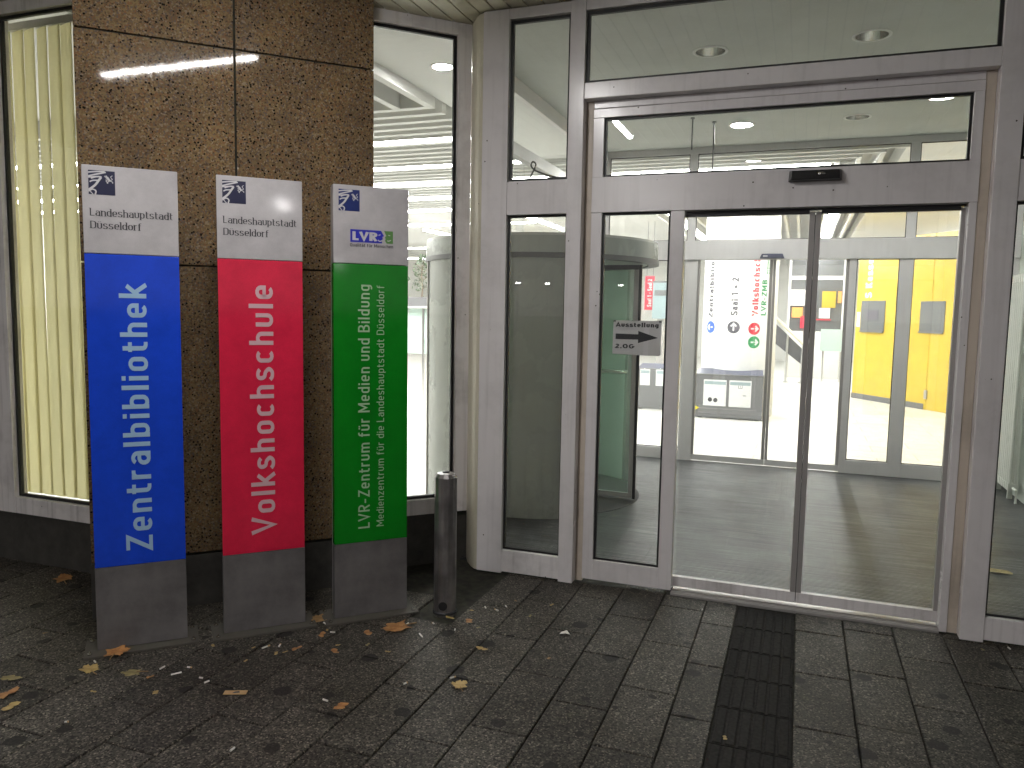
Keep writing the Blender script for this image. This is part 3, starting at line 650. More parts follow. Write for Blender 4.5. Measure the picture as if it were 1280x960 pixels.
# ================================================================== INNER DOOR FRONT
inn = thing('inner_door_front', 'inner grey framed glass front with sliding doors to the bright hall', 'entrance', (0, 8.8, 0))
def ipart(name, *boxes, mat='inner', parent=None):
    mb = MB()
    for b in boxes: mb.box(*b)
    return obj(name, mb, M[mat], parent or inn, True, 0.003)
I0, I1 = 8.80, 8.86
ipart('head_beam', (-2.2, 1.95, I0, I1, 3.392, 3.459))
ipart('header_box', (-2.2, 1.95, I0 - 0.02, I1 + 0.04, 2.245, 2.455))
for a, b in ((-1.240, -1.102), (0.442, 0.508), (0.908, 1.034), (1.89, 1.95), (-2.2, -2.12)):
    ipart('post', (a, b, I0 + 0.002, I1, 0.0, 2.245))
for a, b in ((-1.227, -1.143), (0.947, 1.033), (-2.2, -2.12), (1.89, 1.95)):
    ipart('post', (a, b, I0 + 0.002, I1, 2.455, 3.392))
ipart('bottom_rail', (-2.12, -1.240, I0 + 0.004, I1, 0.0, 0.128)); ipart('bottom_rail', (0.508, 0.908, I0 + 0.004, I1, 0.0, 0.142)); ipart('bottom_rail', (1.034, 1.89, I0 + 0.004, I1, 0.0, 0.142))
for a, b, c, d_ in ((-2.12, -1.240, 0.128, 2.245), (0.508, 0.908, 0.142, 2.245), (1.034, 1.89, 0.142, 2.245), (-2.12, -1.227, 2.455, 3.392), (-1.143, 0.947, 2.455, 3.392), (1.033, 1.89, 2.455, 3.392)):
    glazed(inn, a, b, c, d_, 8.826, gk=0.008)
for xa, xb in ((-1.102, -0.3115), (-0.3085, 0.442)):
    d = ipart('door', (xa, xb, 8.815, 8.845, 0.012, 0.076))
    for a, b in ((xa, xa + 0.028), (xb - 0.034, xb)): obj('stile', bx(a, b, 8.814, 8.846, 0.076, 2.245), M['alu'], d, True, 0.002)
    obj('pane', bx(xa + 0.028, xb - 0.034, 8.828, 8.834, 0.076, 2.245), M['glass'], d, True)
s2 = thing('door_sensor', 'small dark sensor above the inner sliding door', 'sensor', (-0.33, 8.78, 2.25))
q = MB(); q.add([(-0.45, 8.78, 2.252), (-0.20, 8.78, 2.252), (-0.22, 8.78, 2.305), (-0.43, 8.78, 2.305), (-0.45, 8.72, 2.254), (-0.20, 8.72, 2.254), (-0.22, 8.73, 2.30), (-0.43, 8.73, 2.30)], [(4, 5, 6, 7), (0, 1, 5, 4), (1, 2, 6, 5), (2, 3, 7, 6), (3, 0, 4, 7), (0, 3, 2, 1)])
obj('housing', q, M['board_top'], s2, True, 0.004)
obj('lens', bx(-0.415, -0.37, 8.716, 8.7195, 2.268, 2.284), M['print_white'], s2, True)

# ================================================================== VESTIBULE
vp = thing('side_partition', 'glazed partition of grey beams beside the revolving door', 'partition', (-2.2, 4.55, 0))
def vpart(name, *boxes):
    mb = MB()
    for b in boxes: mb.box(*b)
    return obj(name, mb, M['inner'], vp, True, 0.003)
vpart('beam', (-2.235, -2.165, 4.95, 8.80, 3.335, 3.458)); vpart('beam', (-2.235, -2.165, 4.95, 8.80, 2.868, 2.966))
for a, b in ((5.60, 5.67), (7.73, 7.80)): vpart('post', (-2.233, -2.167, a, b, 0.0, 2.868))
for a, b, c, d_ in ((4.95, 5.60, 0.02, 2.868), (7.80, 8.80, 0.02, 2.868), (4.95, 8.80, 2.966, 3.335), (5.67, 7.73, 2.30, 2.868)):
    obj('pane', bx(-2.203, -2.197, a, b, c, d_), M['glass'], vp, True)
CX, CY, DR = -2.22, 6.70, 1.02
rv = thing('revolving_door', 'large revolving door with dark curved drum and green tinted leaves', 'revolving door', (CX, CY, 0))
for a0, a1 in ((R(-146), R(-60)), (R(48), R(128))):
    w_ = MB(); w_.arcwall(CX, CY, DR - 0.035, DR, a0, a1, 0.004, 2.07, 28)
    obj('drum_wall', w_, M['drum'], rv, True, smooth=True)
q = MB(); q.arcwall(CX, CY, DR - 0.040, DR - 0.0355, R(50), R(126), 0.01, 2.06, 28); obj('drum_bright_sheet', q, M['drum_bright_sheet'], rv, True, smooth=True)  # thin pale sheet added so the far wall's inner face looks lit
for a in (-60, -146, 48, 128):
    q = MB(); q.arcwall(CX, CY, DR - 0.05, DR + 0.012, R(a - 1.2), R(a + 1.2), 0.004, 2.07, 2); obj('edge_strip', q, M['alu'], rv, True)
q = MB(); q.arcwall(CX, CY, DR - 0.06, DR + 0.014, 0, 2 * math.pi, 2.105, 2.235, 64); obj('fascia', q, M['drum'], rv, True, smooth=True)
q = MB(); q.arcwall(CX, CY, DR - 0.07, DR + 0.022, 0, 2 * math.pi, 2.065, 2.104, 64); obj('trim_ring', q, M['mid_grey'], rv, True, smooth=True)
q = MB(); q.lathe([(0.0, 0.0), (DR + 0.01, 0.0), (DR + 0.01, 0.02), (0.0, 0.02)], CX, CY, 64, 2.236); obj('drum_roof', q, M['drum_out'], rv, True)
q = MB(); q.lathe([(0.0, 0.0), (DR - 0.08, 0.0), (DR - 0.08, 0.006), (0.0, 0.006)], CX, CY, 64, 2.070); obj('drum_ceiling', q, M['ceil'], rv, True)
q = MB(); q.lathe([(0.0, 0.007), (0.935, 0.007), (0.935, 0.0), (0.0, 0.0)], CX, CY, 64); obj('floor_disc', q, M['drum_floor'], rv, True)
q = MB(); q.tube([(CX, CY, 0.01), (CX, CY, 2.07)], 0.035, 16); obj('centre_shaft', q, M['alu'], rv, True, smooth=True)
for ang in (-3, 87, 177, 267):
    ca, sa = math.cos(R(ang)), math.sin(R(ang))
    def rl(r0, r1, z0, z1, t=0.018):
        vs = []
        for z in (z0, z1):
            for r in (r0, r1):
                for s in (-t, t): vs.append((CX + r * ca - s * sa, CY + r * sa + s * ca, z))
        return MB().add(vs, [(0, 1, 3, 2), (4, 6, 7, 5), (0, 4, 5, 1), (2, 3, 7, 6), (0, 2, 6, 4), (1, 5, 7, 3)])
    lf = obj('leaf', rl(0.04, 0.9, 0.03, 0.07), M['alu'], rv, True, 0.002)
    obj('stile', rl(0.862, 0.9, 0.07, 2.02), M['alu'], lf, True, 0.002); obj('top_rail', rl(0.04, 0.9, 2.02, 2.06), M['dark_steel'], lf, True, 0.002)
    obj('pane', rl(0.04, 0.862, 0.07, 2.02, 0.004), M['glass_green'], lf, True)
    obj('edge_brush', rl(0.9005, 0.925, 0.02, 2.06, 0.007), M['black'], lf, True)
    q = MB()
    for s in (-1, 1):
        pt = lambda r, off: (CX + r * ca - s * off * sa, CY + r * sa + s * off * ca, 1.135)
        q.tube([pt(0.25, 0.02), pt(0.25, 0.07), pt(0.80, 0.07), pt(0.80, 0.02)], 0.013, 8)
    obj('push_bar', q, M['chrome'], lf, True, smooth=True)
# downlights
def downlight(x, y, z, lit, label, grp='round downlights in the entrance ceiling', r=0.105):
    t = thing('downlight', label, 'downlight', (x, y, z), 0, grp)
    q = MB(); q.lathe([(r + 0.016, 0.0), (r + 0.014, -0.005), (r - 0.003, -0.006), (r - 0.006, 0.0)], x, y, 40, z); obj('rim', q, M['white'], t, True, smooth=True)
    d = 0.0 if r < 0.1 else 0.13
    if d:
        q = MB(); q.lathe([(r - 0.006, -0.002), (r - 0.012, 0.04), (r * 0.72, 0.09), (r * 0.5, d)], x, y, 40, z); obj('reflector', q, M['chrome'], t, True, smooth=True)
    if lit:
        h = 0.012 if d else -0.003
        q = MB(); q.lathe([(0.0, h - 0.001), (r - 0.010, h), (r - 0.010, h + 0.002), (0.0, h + 0.002)], x, y, 32, z); obj('lens', q, M['lamp_down'], t, True)
    else:
        q = MB(); q.lathe([(0.0, d - 0.06), (r * 0.30, d - 0.045), (r * 0.36, d), (0.0, d + 0.002)], x, y, 24, z); obj('bulb', q, M['lens_off'], t, True, smooth=True)
downlight(-0.681, 5.663, 3.459, False, 'unlit round downlight on the left behind the top pane over the door')
downlight(0.336, 5.657, 3.459, False, 'unlit round downlight on the right behind the top pane over the door')
downlight(-0.628, 7.886, 3.459, True, 'brightly lit round downlight deeper in the lobby near two hanging rods')
downlight(0.387, 7.865, 3.459, False, 'pale unlit downlight seen through the lower transom above the door sensor')
downlight(0.99, 7.333, 3.459, True, 'glaring lit downlight at the upper right corner of the door transom')
downlight(-2.608, 5.417, 3.459, True, 'lit downlight in the flat white ceiling behind the slanted window', 'round downlights in the hall ceiling', 0.08)
for (x, y, zb, lb) in ((-1.034, 7.479, 3.17, 'shorter thin grey rod hanging from the lobby ceiling'), (-0.861, 7.688, 3.0, 'longer thin grey rod hanging from the lobby ceiling')):
    t = thing('hanging_rod', lb, 'rod', (x, y, 3.459), 0, 'thin rods hanging from the lobby ceiling')
    q = MB(); q.tube([(x, y, 3.459), (x, y, zb)], 0.007, 8); obj('rod', q, M['mid_grey'], t, True)
    q = MB(); q.lathe([(0.0, 0.0), (0.02, 0.0), (0.02, -0.01), (0.0, -0.012)], x, y, 12, 3.459); obj('ceiling_cap', q, M['mid_grey'], t, True)
# radiator
rd = thing('radiator', 'tall pale tube radiator standing by the lobby side wall', 'radiator', (1.88, 8.4, 0))
for k in range(10):
    y = 8.12 + k * 0.066; q = MB()
    for xx in (1.855, 1.905): q.tube([(xx, y, 0.10), (xx, y, 2.05)], 0.015, 10)
    q.box(1.838, 1.922, y - 0.020, y + 0.020, 0.095, 0.16); q.box(1.838, 1.922, y - 0.020, y + 0.020, 1.99, 2.06)
    obj('column', q, M['radiator'], rd, True, smooth=True)
q = MB(); q.tube([(1.88, 8.09, 0.12), (1.88, 7.98, 0.12), (1.88, 7.98, 0.004)], 0.012, 10); obj('pipe', q, M['radiator'], rd, True, smooth=True)
for y in (8.2, 8.62):
    q = MB(); q.box(1.86, 1.90, y - 0.012, y + 0.012, 0.003, 0.1); obj('foot', q, M['radiator'], rd, True)

# ================================================================== GRANITE PILLAR, PLINTH, SIDE WINDOWS
S2 = 1 / math.sqrt(2)
def sv(s, v): return (s * S2 + v * S2, s * S2 - v * S2)
px_, py_ = sv(0.0, -4.48)
gp = thing('granite_pillar', 'polished brown speckled granite pillar behind three upright signs', 'pillar', (px_, py_, 0), R(45))
for xa, xb in ((-0.340, 0.401), (0.412, 1.156)):
    for za, zb in ((0.300, 1.854), (1.863, 2.996), (3.005, 3.60)):
        obj('panel', bx(xa, xb, 0.0, 0.03, za, zb), M['granite'], gp, False, 0.002)
for xa, xb, ya, yb in ((-0.340, -0.310, 0.031, 0.60), (1.126, 1.156, 0.031, 0.26)):
    for za, zb in ((0.300, 1.854), (1.862, 2.997), (3.005, 3.60)):
        obj('side_panel', bx(xa, xb, ya, yb, za, zb), M['granite'], gp, False, 0.002)
q = MB(); q.box(-0.308, 1.124, 0.012, 0.2, 0.28, 3.60); q.box(-0.308, 0.9, 0.2, 0.56, 0.28, 3.6)
obj('core', q, M['soil'], gp, False)
pl = thing('plinth_wall', 'low dark stone plinth under the pillar and shop windows', 'plinth', (px_, py_, 0), R(45))
obj('pillar_base', bx(-0.345, 1.16, 0.008, 0.55, -0.02, 0.285), M['plinth'], pl, False, 0.004)
obj('window_base', bx(1.158, 1.90, 0.245, 0.45, -0.02, 0.322), M['plinth'], pl, False, 0.004)
obj('window_base', bx(-7.0, -3.56, 3.445, 3.70, -0.02, 0.315), M['plinth'], pl, True, 0.004)
# slanted window right of the pillar
rw = thing('display_window', 'tall slanted window with bright hall behind, between granite and corner column', 'window', sv(1.16, -4.70) + (0,), R(45))
ox = 1.16
wy = 0.0
for nm, b in (('stile', (1.752 - ox, 1.842 - ox, 0.0, 0.09, 0.325, 3.43)), ('stile', (1.02 - ox, 1.10 - ox, 0.0, 0.09, 0.325, 3.43)),
              ('bottom_rail', (1.10 - ox, 1.752 - ox, 0.002, 0.09, 0.325, 0.425)), ('top_rail', (1.10 - ox, 1.752 - ox, 0.002, 0.09, 3.355, 3.43))):
    obj(nm, bx(*b), M['frame_old'], rw, False, 0.003)
glazed(rw, 1.10 - ox, 1.752 - ox, 0.425, 3.355, 0.04, False, 0.020)
# window with blinds left of the pillar
lw = thing('display_window', 'window with cream vertical blinds left of the granite pillar', 'window', (-4.2, 3.42, 0))
for nm, b in (('stile', (-4.80, -4.615, 3.42, 3.51, 0.318, 3.43)), ('stile', (-3.70, -3.60, 3.42, 3.51, 0.318, 3.43)),
              ('bottom_rail', (-4.615, -3.70, 3.422, 3.51, 0.318, 0.422)), ('top_rail', (-4.615, -3.70, 3.422, 3.51, 3.355, 3.43)),
              ('bottom_rail', (-7.0, -4.80, 3.422, 3.51, 0.318, 0.422)), ('top_rail', (-7.0, -4.80, 3.422, 3.51, 3.355, 3.43)), ('stile', (-7.1, -7.0, 3.42, 3.51, 0.318, 3.43))):
    obj(nm, bx(*b), M['frame_old'], lw, True, 0.003)
glazed(lw, -4.615, -3.70, 0.422, 3.355, 3.46, True, 0.018)
glazed(lw, -7.0, -4.80, 0.422, 3.355, 3.46, True, 0.018)
vb = thing('vertical_blind', 'cream vertical slat blind hanging behind the left window', 'blind', (-4.2, 3.62, 3.3))
obj('headrail', bx(-4.92, -3.60, 3.595, 3.645, 3.335, 3.38), M['white'], vb, True, 0.002)
for k in range(13):
    xc = -4.79 + 0.104 * k + random.uniform(-0.004, 0.004); an = R(-12 + random.uniform(-1.5, 1.5)); q = MB(); tw = random.uniform(-0.03, 0.03)
    n = 5; rows = []
    for zi in range(7):
        z = 0.40 + (3.335 - 0.40) * zi / 6; aa = an + tw + R(10) * (1 - zi / 6)
        for j in range(n + 1):
            u = -0.0635 + 0.127 * j / n; bow = 0.006 * (1 - (2 * j / n - 1) ** 2)
            rows.append((xc + u * math.cos(aa) + bow * math.sin(aa), 3.62 + u * math.sin(aa) - bow * math.cos(aa), z))
    fs = [(r_ * (n + 1) + j, r_ * (n + 1) + j + 1, (r_ + 1) * (n + 1) + j + 1, (r_ + 1) * (n + 1) + j) for r_ in range(6) for j in range(n)]
    q.add(rows, fs); obj('blind_slat', q, M['blind'], vb, True, smooth=True)
struct('building_wall', bx(-15, -7.1, 3.42, 3.6, 0, 3.5).box(1.95, 6, 4.44, 4.6, 0, 3.5), M['concrete'])

# ================================================================== SIGN PYLONS
def pylon(s0, v, wid, colmat, textmat, label, lines, emblem_mat, header):
    t = thing('sign_pylon', label, 'sign', sv(s0, v) + (0,), R(45), 'sign pylons in a row before the granite pillar')
    w = wid
    obj('header_panel', bx(0, w, 0.0, 0.05, 1.8775, 2.27), M['sign_grey'], t, False, 0.003)
    cpn = obj('colour_panel', bx(0.0006, w - 0.0006, 0.0006, 0.05, 0.4115, 1.8755), M[colmat], t, False, 0.002)
    obj('foot_panel', bx(0, w, 0.0, 0.05, 0.012, 0.4100), M['sign_foot'], t, False, 0.002)
    obj('back_shell', bx(0.004, w - 0.004, 0.0502, 0.085, 0.012, 2.266), M['alu'], t, False, 0.003)
    bp = obj('base_plate', bx(-0.055, w + 0.05, -0.065, 0.15, 0.0, 0.011), M['dull_plate'], t, False, 0.002)
    for bx_, by_ in ((-0.03, -0.035), (w + 0.025, -0.035), (-0.03, 0.12), (w + 0.025, 0.12)):
        q = MB(); q.lathe([(0.011, 0.0), (0.011, 0.007), (0.007, 0.009), (0.0, 0.009)], bx_, by_, 6, 0.011); q.lathe([(0.005, 0.0), (0.005, 0.014), (0.0, 0.015)], bx_, by_, 10, 0.011)
        obj('bolt', q, M['chrome'], bp, False)
    up = lambda xb, z0: (lambda u, vv, d: (xb - vv, -0.0012 - d, z0 + u))
    fl = lambda x0, z0: (lambda u, vv, d: (x0 + u, -0.0012 - d, z0 + vv))
    for (txt, xb, z0, cap, length, wt, tr) in lines:
        q = MB(); lettering(q, txt, up(xb, z0), cap, length, wt, False, tr); obj('lettering', q, M[textmat], cpn, False)
    # town emblem: dark square with white river stripes and a small lion
    ex, ez, es = 0.027, 2.247, 0.107
    em = obj('emblem', MB().add([(ex, -0.0010, ez - es), (ex + es, -0.0010, ez - es), (ex + es, -0.0010, ez), (ex, -0.0010, ez)], [(0, 1, 2, 3)]), M[emblem_mat], t, False)
    f = lambda a, b, d: (ex + a * es, -0.0014 - d, ez - b * es)
    q = MB(); k = 0
    for pts, wd in (([(0.0, 0.10), (0.28, 0.055), (0.62, 0.03)], 0.055), ([(0.0, 0.26), (0.2, 0.19), (0.66, 0.055)], 0.06), ([(0.10, 0.345), (0.3, 0.27), (0.50, 0.26)], 0.05), ([(0.50, 0.26), (0.36, 0.25), (0.0, 0.305)], 0.05),
                    ([(0.48, 0.27), (0.38, 0.42), (0.24, 0.62), (0.0, 0.83)], 0.085), ([(0.05, 0.49), (0.16, 0.43), (0.36, 0.41)], 0.055), ([(0.0, 0.88), (0.15, 0.79), (0.27, 0.86), (0.24, 1.0)], 0.055), ([(0.0, 0.80), (0.10, 0.93), (0.17, 1.0)], 0.035)):
        stroke(q, spl(pts, 5), wd, f, 0.00012 * k); k += 1
    obj('river_stripes', q, M['print_white'], em, False)
    q = MB()
    for pts, wd in (([(0.70, 0.20), (0.66, 0.25), (0.72, 0.27)], 0.05), ([(0.70, 0.25), (0.76, 0.33), (0.80, 0.42)], 0.075), ([(0.74, 0.30), (0.65, 0.34)], 0.028), ([(0.75, 0.35), (0.66, 0.41), (0.70, 0.45)], 0.028),
                    ([(0.79, 0.40), (0.90, 0.44), (0.91, 0.50)], 0.03), ([(0.78, 0.42), (0.70, 0.48), (0.74, 0.51)], 0.032), ([(0.80, 0.38), (0.90, 0.34), (0.84, 0.24), (0.91, 0.18)], 0.026), ([(0.64, 0.19), (0.60, 0.26)], 0.02)):
        stroke(q, spl(pts, 4), wd, f, 0.00012 * k); k += 1
    obj('lion', q, M['print_white'], em, False)
    hp = t
    if header == 'town':
        q = MB(); lettering(q, 'Landeshauptstadt', fl(0.029, 2.0445), 0.0345, 0.342, 0.1, True, 0.085); obj('lettering', q, M['ink'], hp, False)
        q = MB(); lettering(q, 'Düsseldorf', fl(0.029, 1.988), 0.0345, 0.208, 0.1, True, 0.085); obj('lettering', q, M['ink'], hp, False)
    else:
        lg = obj('logo', MB().add([(0.086, -0.001, 1.986), (0.252, -0.001, 1.986), (0.249, -0.001, 2.002), (0.256, -0.001, 2.009), (0.252, -0.001, 2.018), (0.262, -0.001, 2.024), (0.255, -0.001, 2.034), (0.246, -0.001, 2.050), (0.086, -0.001, 2.050)], [tuple(range(9))]), M['logo_blue'], t, False)
        obj('logo_green_field', MB().add([(0.276, -0.001, 1.986), (0.309, -0.001, 1.986), (0.309, -0.001, 2.050), (0.262, -0.001, 2.050), (0.268, -0.001, 2.036), (0.274, -0.001, 2.026), (0.266, -0.001, 2.018), (0.270, -0.001, 2.008), (0.266, -0.001, 2.000)], [tuple(range(9))]), M['logo_green'], lg, False)
        q = MB(); lettering(q, 'LVR', fl(0.0965, 1.9955), 0.044, 0.124, 0.22, False, 0.10); obj('logo_lettering', q, M['print_white'], lg, False); q = MB()
        for pts, wd, nm_ in (([(0.232, 2.026), (0.243, 2.030)], 0.004, 'logo_eye'), ([(0.229, 2.003), (0.238, 1.996), (0.251, 2.000)], 0.0045, 'logo_mouth'), ([(0.284, 2.030), (0.294, 2.027)], 0.003, 'logo_eye'), ([(0.278, 2.001), (0.288, 1.999), (0.297, 2.005)], 0.0035, 'logo_mouth')):
            q = MB(); stroke(q, spl(pts, 4), wd, lambda a, b, d: (a, -0.0016 - d, b)); obj(nm_, q, M['print_white'], lg, False)
        q = MB(); lettering(q, 'Qualität für Menschen', fl(0.084, 1.963), 0.0165, 0.226, 0.13, False, 0.12); obj('lettering', q, M['ink'], hp, False)
    return t
pylon(-0.292, -4.02, 0.395, 'sign_blue', 'letter_blue', 'blue sign pylon with grey head reading Zentralbibliothek', [('Zentralbibliothek', 0.250, 0.479, 0.115, 1.262, 0.14, 0.155)], 'navy', 'town')
pylon(0.271, -4.00, 0.400, 'sign_red', 'letter_red', 'red sign pylon with grey head reading Volkshochschule', [('Volkshochschule', 0.254, 0.508, 0.115, 1.245, 0.14, 0.165)], 'navy', 'town')
pylon(0.820, -3.98, 0.393, 'sign_green', 'letter_green', 'green sign pylon reading LVR-Zentrum für Medien und Bildung', [('LVR-Zentrum für Medien und Bildung', 0.186, 0.486, 0.061, 1.285, 0.125, 0.15), ('Medienzentrum für die Landeshauptstadt Düsseldorf', 0.263, 0.489, 0.040, 1.280, 0.10, 0.15)], 'navy_blue', 'logo')

# bollard
bo = thing('bollard', 'short round steel bollard beside the green sign pylon', 'bollard', (-1.757, 3.738, 0))
q = MB(); q.lathe([(0.061, -0.02), (0.061, 0.735), (0.0615, 0.752), (0.048, 0.772), (0.030, 0.776), (0.0, 0.776)], -1.757, 3.738, 14)
obj('post', q, M['steel'], bo, True, 0.0015)
q = MB(); q.lathe([(0.020, 0.775), (0.020, 0.782), (0.012, 0.784), (0.0, 0.784)], -1.757, 3.738, 16); obj('cap_screw', q, M['black'], bo, True)
a = R(-75); q = MB(); cxh, cyh = -1.757 + 0.0605 * math.cos(a), 3.738 + 0.0605 * math.sin(a)
q.tube([(cxh - 0.004 * math.cos(a), cyh - 0.004 * math.sin(a), 0.052), (cxh + 0.003 * math.cos(a), cyh + 0.003 * math.sin(a), 0.052)], 0.024, 18); obj('lock_hole', q, M['gasket'], bo, True)
q = MB(); q.lathe([(0.066, 0.0), (0.066, 0.010), (0.062, 0.016)], -1.757, 3.738, 24); obj('base_ring', q, M['dark_steel'], bo, True)

# ================================================================== LAMPS OUTSIDE
tl = thing('strip_light', 'long lit strip light on the canopy mirrored in granite and glass', 'lamp', (-1.69, 1.9, 3.43))
obj('housing', bx(-1.735, -1.645, 1.19, 2.66, 3.405, 3.431), M['white'], tl, True, 0.003)
obj('diffuser', bx(-1.712, -1.667, 1.23, 2.64, 3.385, 3.4045), M['lamp_tube'], tl, True, 0.004)

for x0, x1, y0, y1, lb in ((-2.9, -1.7, -2.80, -2.74, 'lit strip light at the outer canopy edge mirrored on the door header'), (5.45, 5.75, -2.79, -2.75, 'lit strip light at the canopy corner mirrored on the red sign head')):
    t = thing('strip_light', lb, 'lamp', ((x0 + x1) / 2, -2.77, 3.43))
    obj('housing', bx(x0 - 0.03, x1 + 0.03, y0 - 0.02, y1 + 0.02, 3.405, 3.431), M['white'], t, True, 0.003); obj('diffuser', bx(x0, x1, y0, y1, 3.385, 3.4045), M['lamp_tube'], t, True, 0.004)

for x, y, lb in ((-41.0, -103.4, 'distant lit street lamp mirrored at the left of the narrow pane'), (-37.1, -106.1, 'distant lit street lamp mirrored at the right of the narrow pane'), (-26.8, -111.3, 'distant lit street lamp mirrored in the door panel above the notice'), (58.0, -35.8, 'lit street lamp mirrored at the top of the green sign')):
    t = thing('street_lamp', lb, 'street lamp', (x, y, 0), 0, 'street lamps along the street behind the viewer')
    q = MB(); q.tube([(x, y, -0.01), (x, y, 2.0), (x, y, 5.9)], [0.10, 0.07, 0.05], 12); obj('pole', q, M['dark_steel'], t, True, smooth=True)
    q = MB(); q.lathe([(0.0, 5.80), (0.30, 5.84), (0.42, 5.95), (0.30, 6.06), (0.0, 6.10)], x, y, 20); obj('lantern', q, M['lamp_street'], t, True, smooth=True)
    q = MB(); q.lathe([(0.46, 6.0), (0.30, 6.14), (0.0, 6.2)], x, y, 20); obj('cap', q, M['dark_steel'], t, True, smooth=True)

# ================================================================== THE HALL
strips = []
for (x0, x1, y) in ((-14, -3.1, 7.31), (-14, -3.1, 8.63), (-14, 0.22, 9.85), (-14, -1.0, 11.10), (-14, -2.3, 12.5)): strips.append((x0, x1, y - 0.07, y + 0.07))
for (x, y0, y1) in ((0.42, 9.95, 26), (-0.90, 11.2, 26), (-2.2, 12.7, 26), (3.2, 10, 26)): strips.append((x - 0.07, x + 0.07, y0, y1))
strips += [(-7.9, -7.75, 15.5, 18.6), (-12, -5, 14.5, 14.64), (-13, -4.0, 20, 20.14), (-13, -4.0, 24, 24.14)]
for i, (x0, x1, y0, y1) in enumerate(strips):
    near = ('long white light strip running across the slatted ceiling', 'long white light strip running away from the door')[(y1 - y0) > (x1 - x0)]
    t = thing('light_strip', near, 'ceiling light', ((x0 + x1) / 2, (y0 + y1) / 2, 3.40), 0, 'light strips running across the slatted ceiling' if (x1 - x0) > (y1 - y0) else 'light strips running away from the door')
    obj('diffuser', bx(x0, x1, y0, y1, 3.372, 3.392), M['lamp_hall'], t, True)
    obj('channel', bx(x0 - 0.012, x1 + 0.012, y0 - 0.012, y1 + 0.012, 3.393, 3.44), M['white'], t, True)

# directory column with printed way-finding
KX, KY, KR = -0.97, 13.45, 0.59
kc = thing('directory_column', 'round white column printed with coloured way-finding arrows and words', 'column', (KX, KY, 0))
q = MB(); q.lathe([(KR, 0.0), (KR, 3.86)], KX, KY, 64); obj('shaft', q, M['hallwhite'], kc, True, smooth=True)
def onc(deg, z0):
    def f(u, v, d):      # text runs up; letters' tops point left
        a = R(-90 + deg) - v / KR
        return (KX + (KR + 0.002 + d) * math.cos(a), KY + (KR + 0.002 + d) * math.sin(a), z0 + u)
    return f
for txt, deg, z0, cap, ln, mt in (('Zentralbibliothek', -41, 1.60, 0.105, 1.22, 'dir_grey'), ('Saal 1 + 2', 1, 1.64, 0.105, 0.60, 'dir_grey'), ('Volkshochschule', 32.5, 1.64, 0.105, 1.12, 'dir_red'), ('LVR-ZMB', 47, 1.645, 0.10, 0.56, 'dir_green'),
                                  ('Medienzentrum', 48, 2.30, 0.04, 0.42, 'dir_green'), ('Bildungsmedien', 53, 2.30, 0.04, 0.42, 'dir_green')):
    q = MB(); lettering(q, txt, onc(deg, z0), cap, ln, 0.19, False, 0.14, 0.0005); obj('lettering', q, M[mt], kc, True)
for deg, zc, mt, rot in ((-45, 1.443, 'dir_blue', 90), (-4, 1.449, 'dir_grey', 90), (27.5, 1.433, 'dir_red', -90), (28, 1.217, 'dir_green', -90)):
    q = MB(); f = onc(deg, zc); n = 28
    q.add([f(0, 0, 0.001)] + [f(0.098 * math.sin(2 * math.pi * k / n), 0.098 * math.cos(2 * math.pi * k / n), 0.001) for k in range(n)], [(0, k + 1, (k + 1) % n + 1) for k in range(n)])
    dsk = obj('arrow_disc', q, M[mt], kc, True)
    q = MB(); s = 1 if rot > 0 else -1
    if mt == 'dir_blue': A = [[(0.0, -0.055), (0.0, 0.055)], [(-0.045, 0.015), (0.0, 0.06), (0.045, 0.015)]]
    elif s < 0: A = [[(0.0, 0.055), (0.0, -0.055)], [(-0.045, -0.015), (0.0, -0.06), (0.045, -0.015)]]
    else: A = [[(-0.055 * s, 0.0), (0.055 * s, 0.0)], [(0.015 * s, -0.045), (0.06 * s, 0.0), (0.015 * s, 0.045)]]
    for j, pts in enumerate(A): stroke(q, pts, 0.026, lambda a, b, d: f(a, b, d), 0.003 + 0.0006 * j)
    obj('arrow', q, M['paper_white'], dsk, True)
# info board
def board(x0, x1, yb, label, posters, z1=0.70):
    t = thing('info_board', label, 'info board', ((x0 + x1) / 2, yb, 0))
    obj('front_panel', bx(x0, x1, yb, yb + 0.03, 0.02, z1), M['board'], t, True, 0.004)
    obj('side_panel', bx(x0, x0 + 0.03, yb + 0.0305, yb + 0.42, 0.02, z1), M['board'], t, True, 0.004); obj('side_panel', bx(x1 - 0.03, x1, yb + 0.0305, yb + 0.42, 0.02, z1), M['board'], t, True, 0.004)
    q = MB(); q.add([(x0 + 0.005, yb + 0.002, z1 + 0.003), (x1 - 0.005, yb + 0.002, z1 + 0.003), (x1 - 0.03, yb + 0.42, z1 + 0.075), (x0 + 0.03, yb + 0.42, z1 + 0.075)], [(0, 1, 2, 3)])
    obj('sloping_top', q, M['board_top'], t, True)
    obj('rim', bx(x0, x1, yb - 0.006, yb + 0.02, z1 + 0.0005, z1 + 0.012), M['alu_bright'], t, True)
    for xx in (x0 + 0.08, x1 - 0.08): obj('foot', bx(xx - 0.03, xx + 0.03, yb + 0.05, yb + 0.3, 0.004, 0.0195), M['black'], t, True)
    for (a, b, c, d) in posters:
        p_ = obj('poster', bx(a, b, yb - 0.004, yb - 0.0005, c, d), M['paper_white'], t, True)
        obj('poster_head', bx(a + 0.012, b - 0.012, yb - 0.0062, yb - 0.0042, d - 0.075, d - 0.025), M['teal'], p_, True)
    return t
ib = board(-1.535, -0.505, 12.55, 'low dark grey info board with two white posters before the column', [(-1.404, -1.054, 0.208, 0.622), (-1.011, -0.679, 0.205, 0.625)])
q = MB()
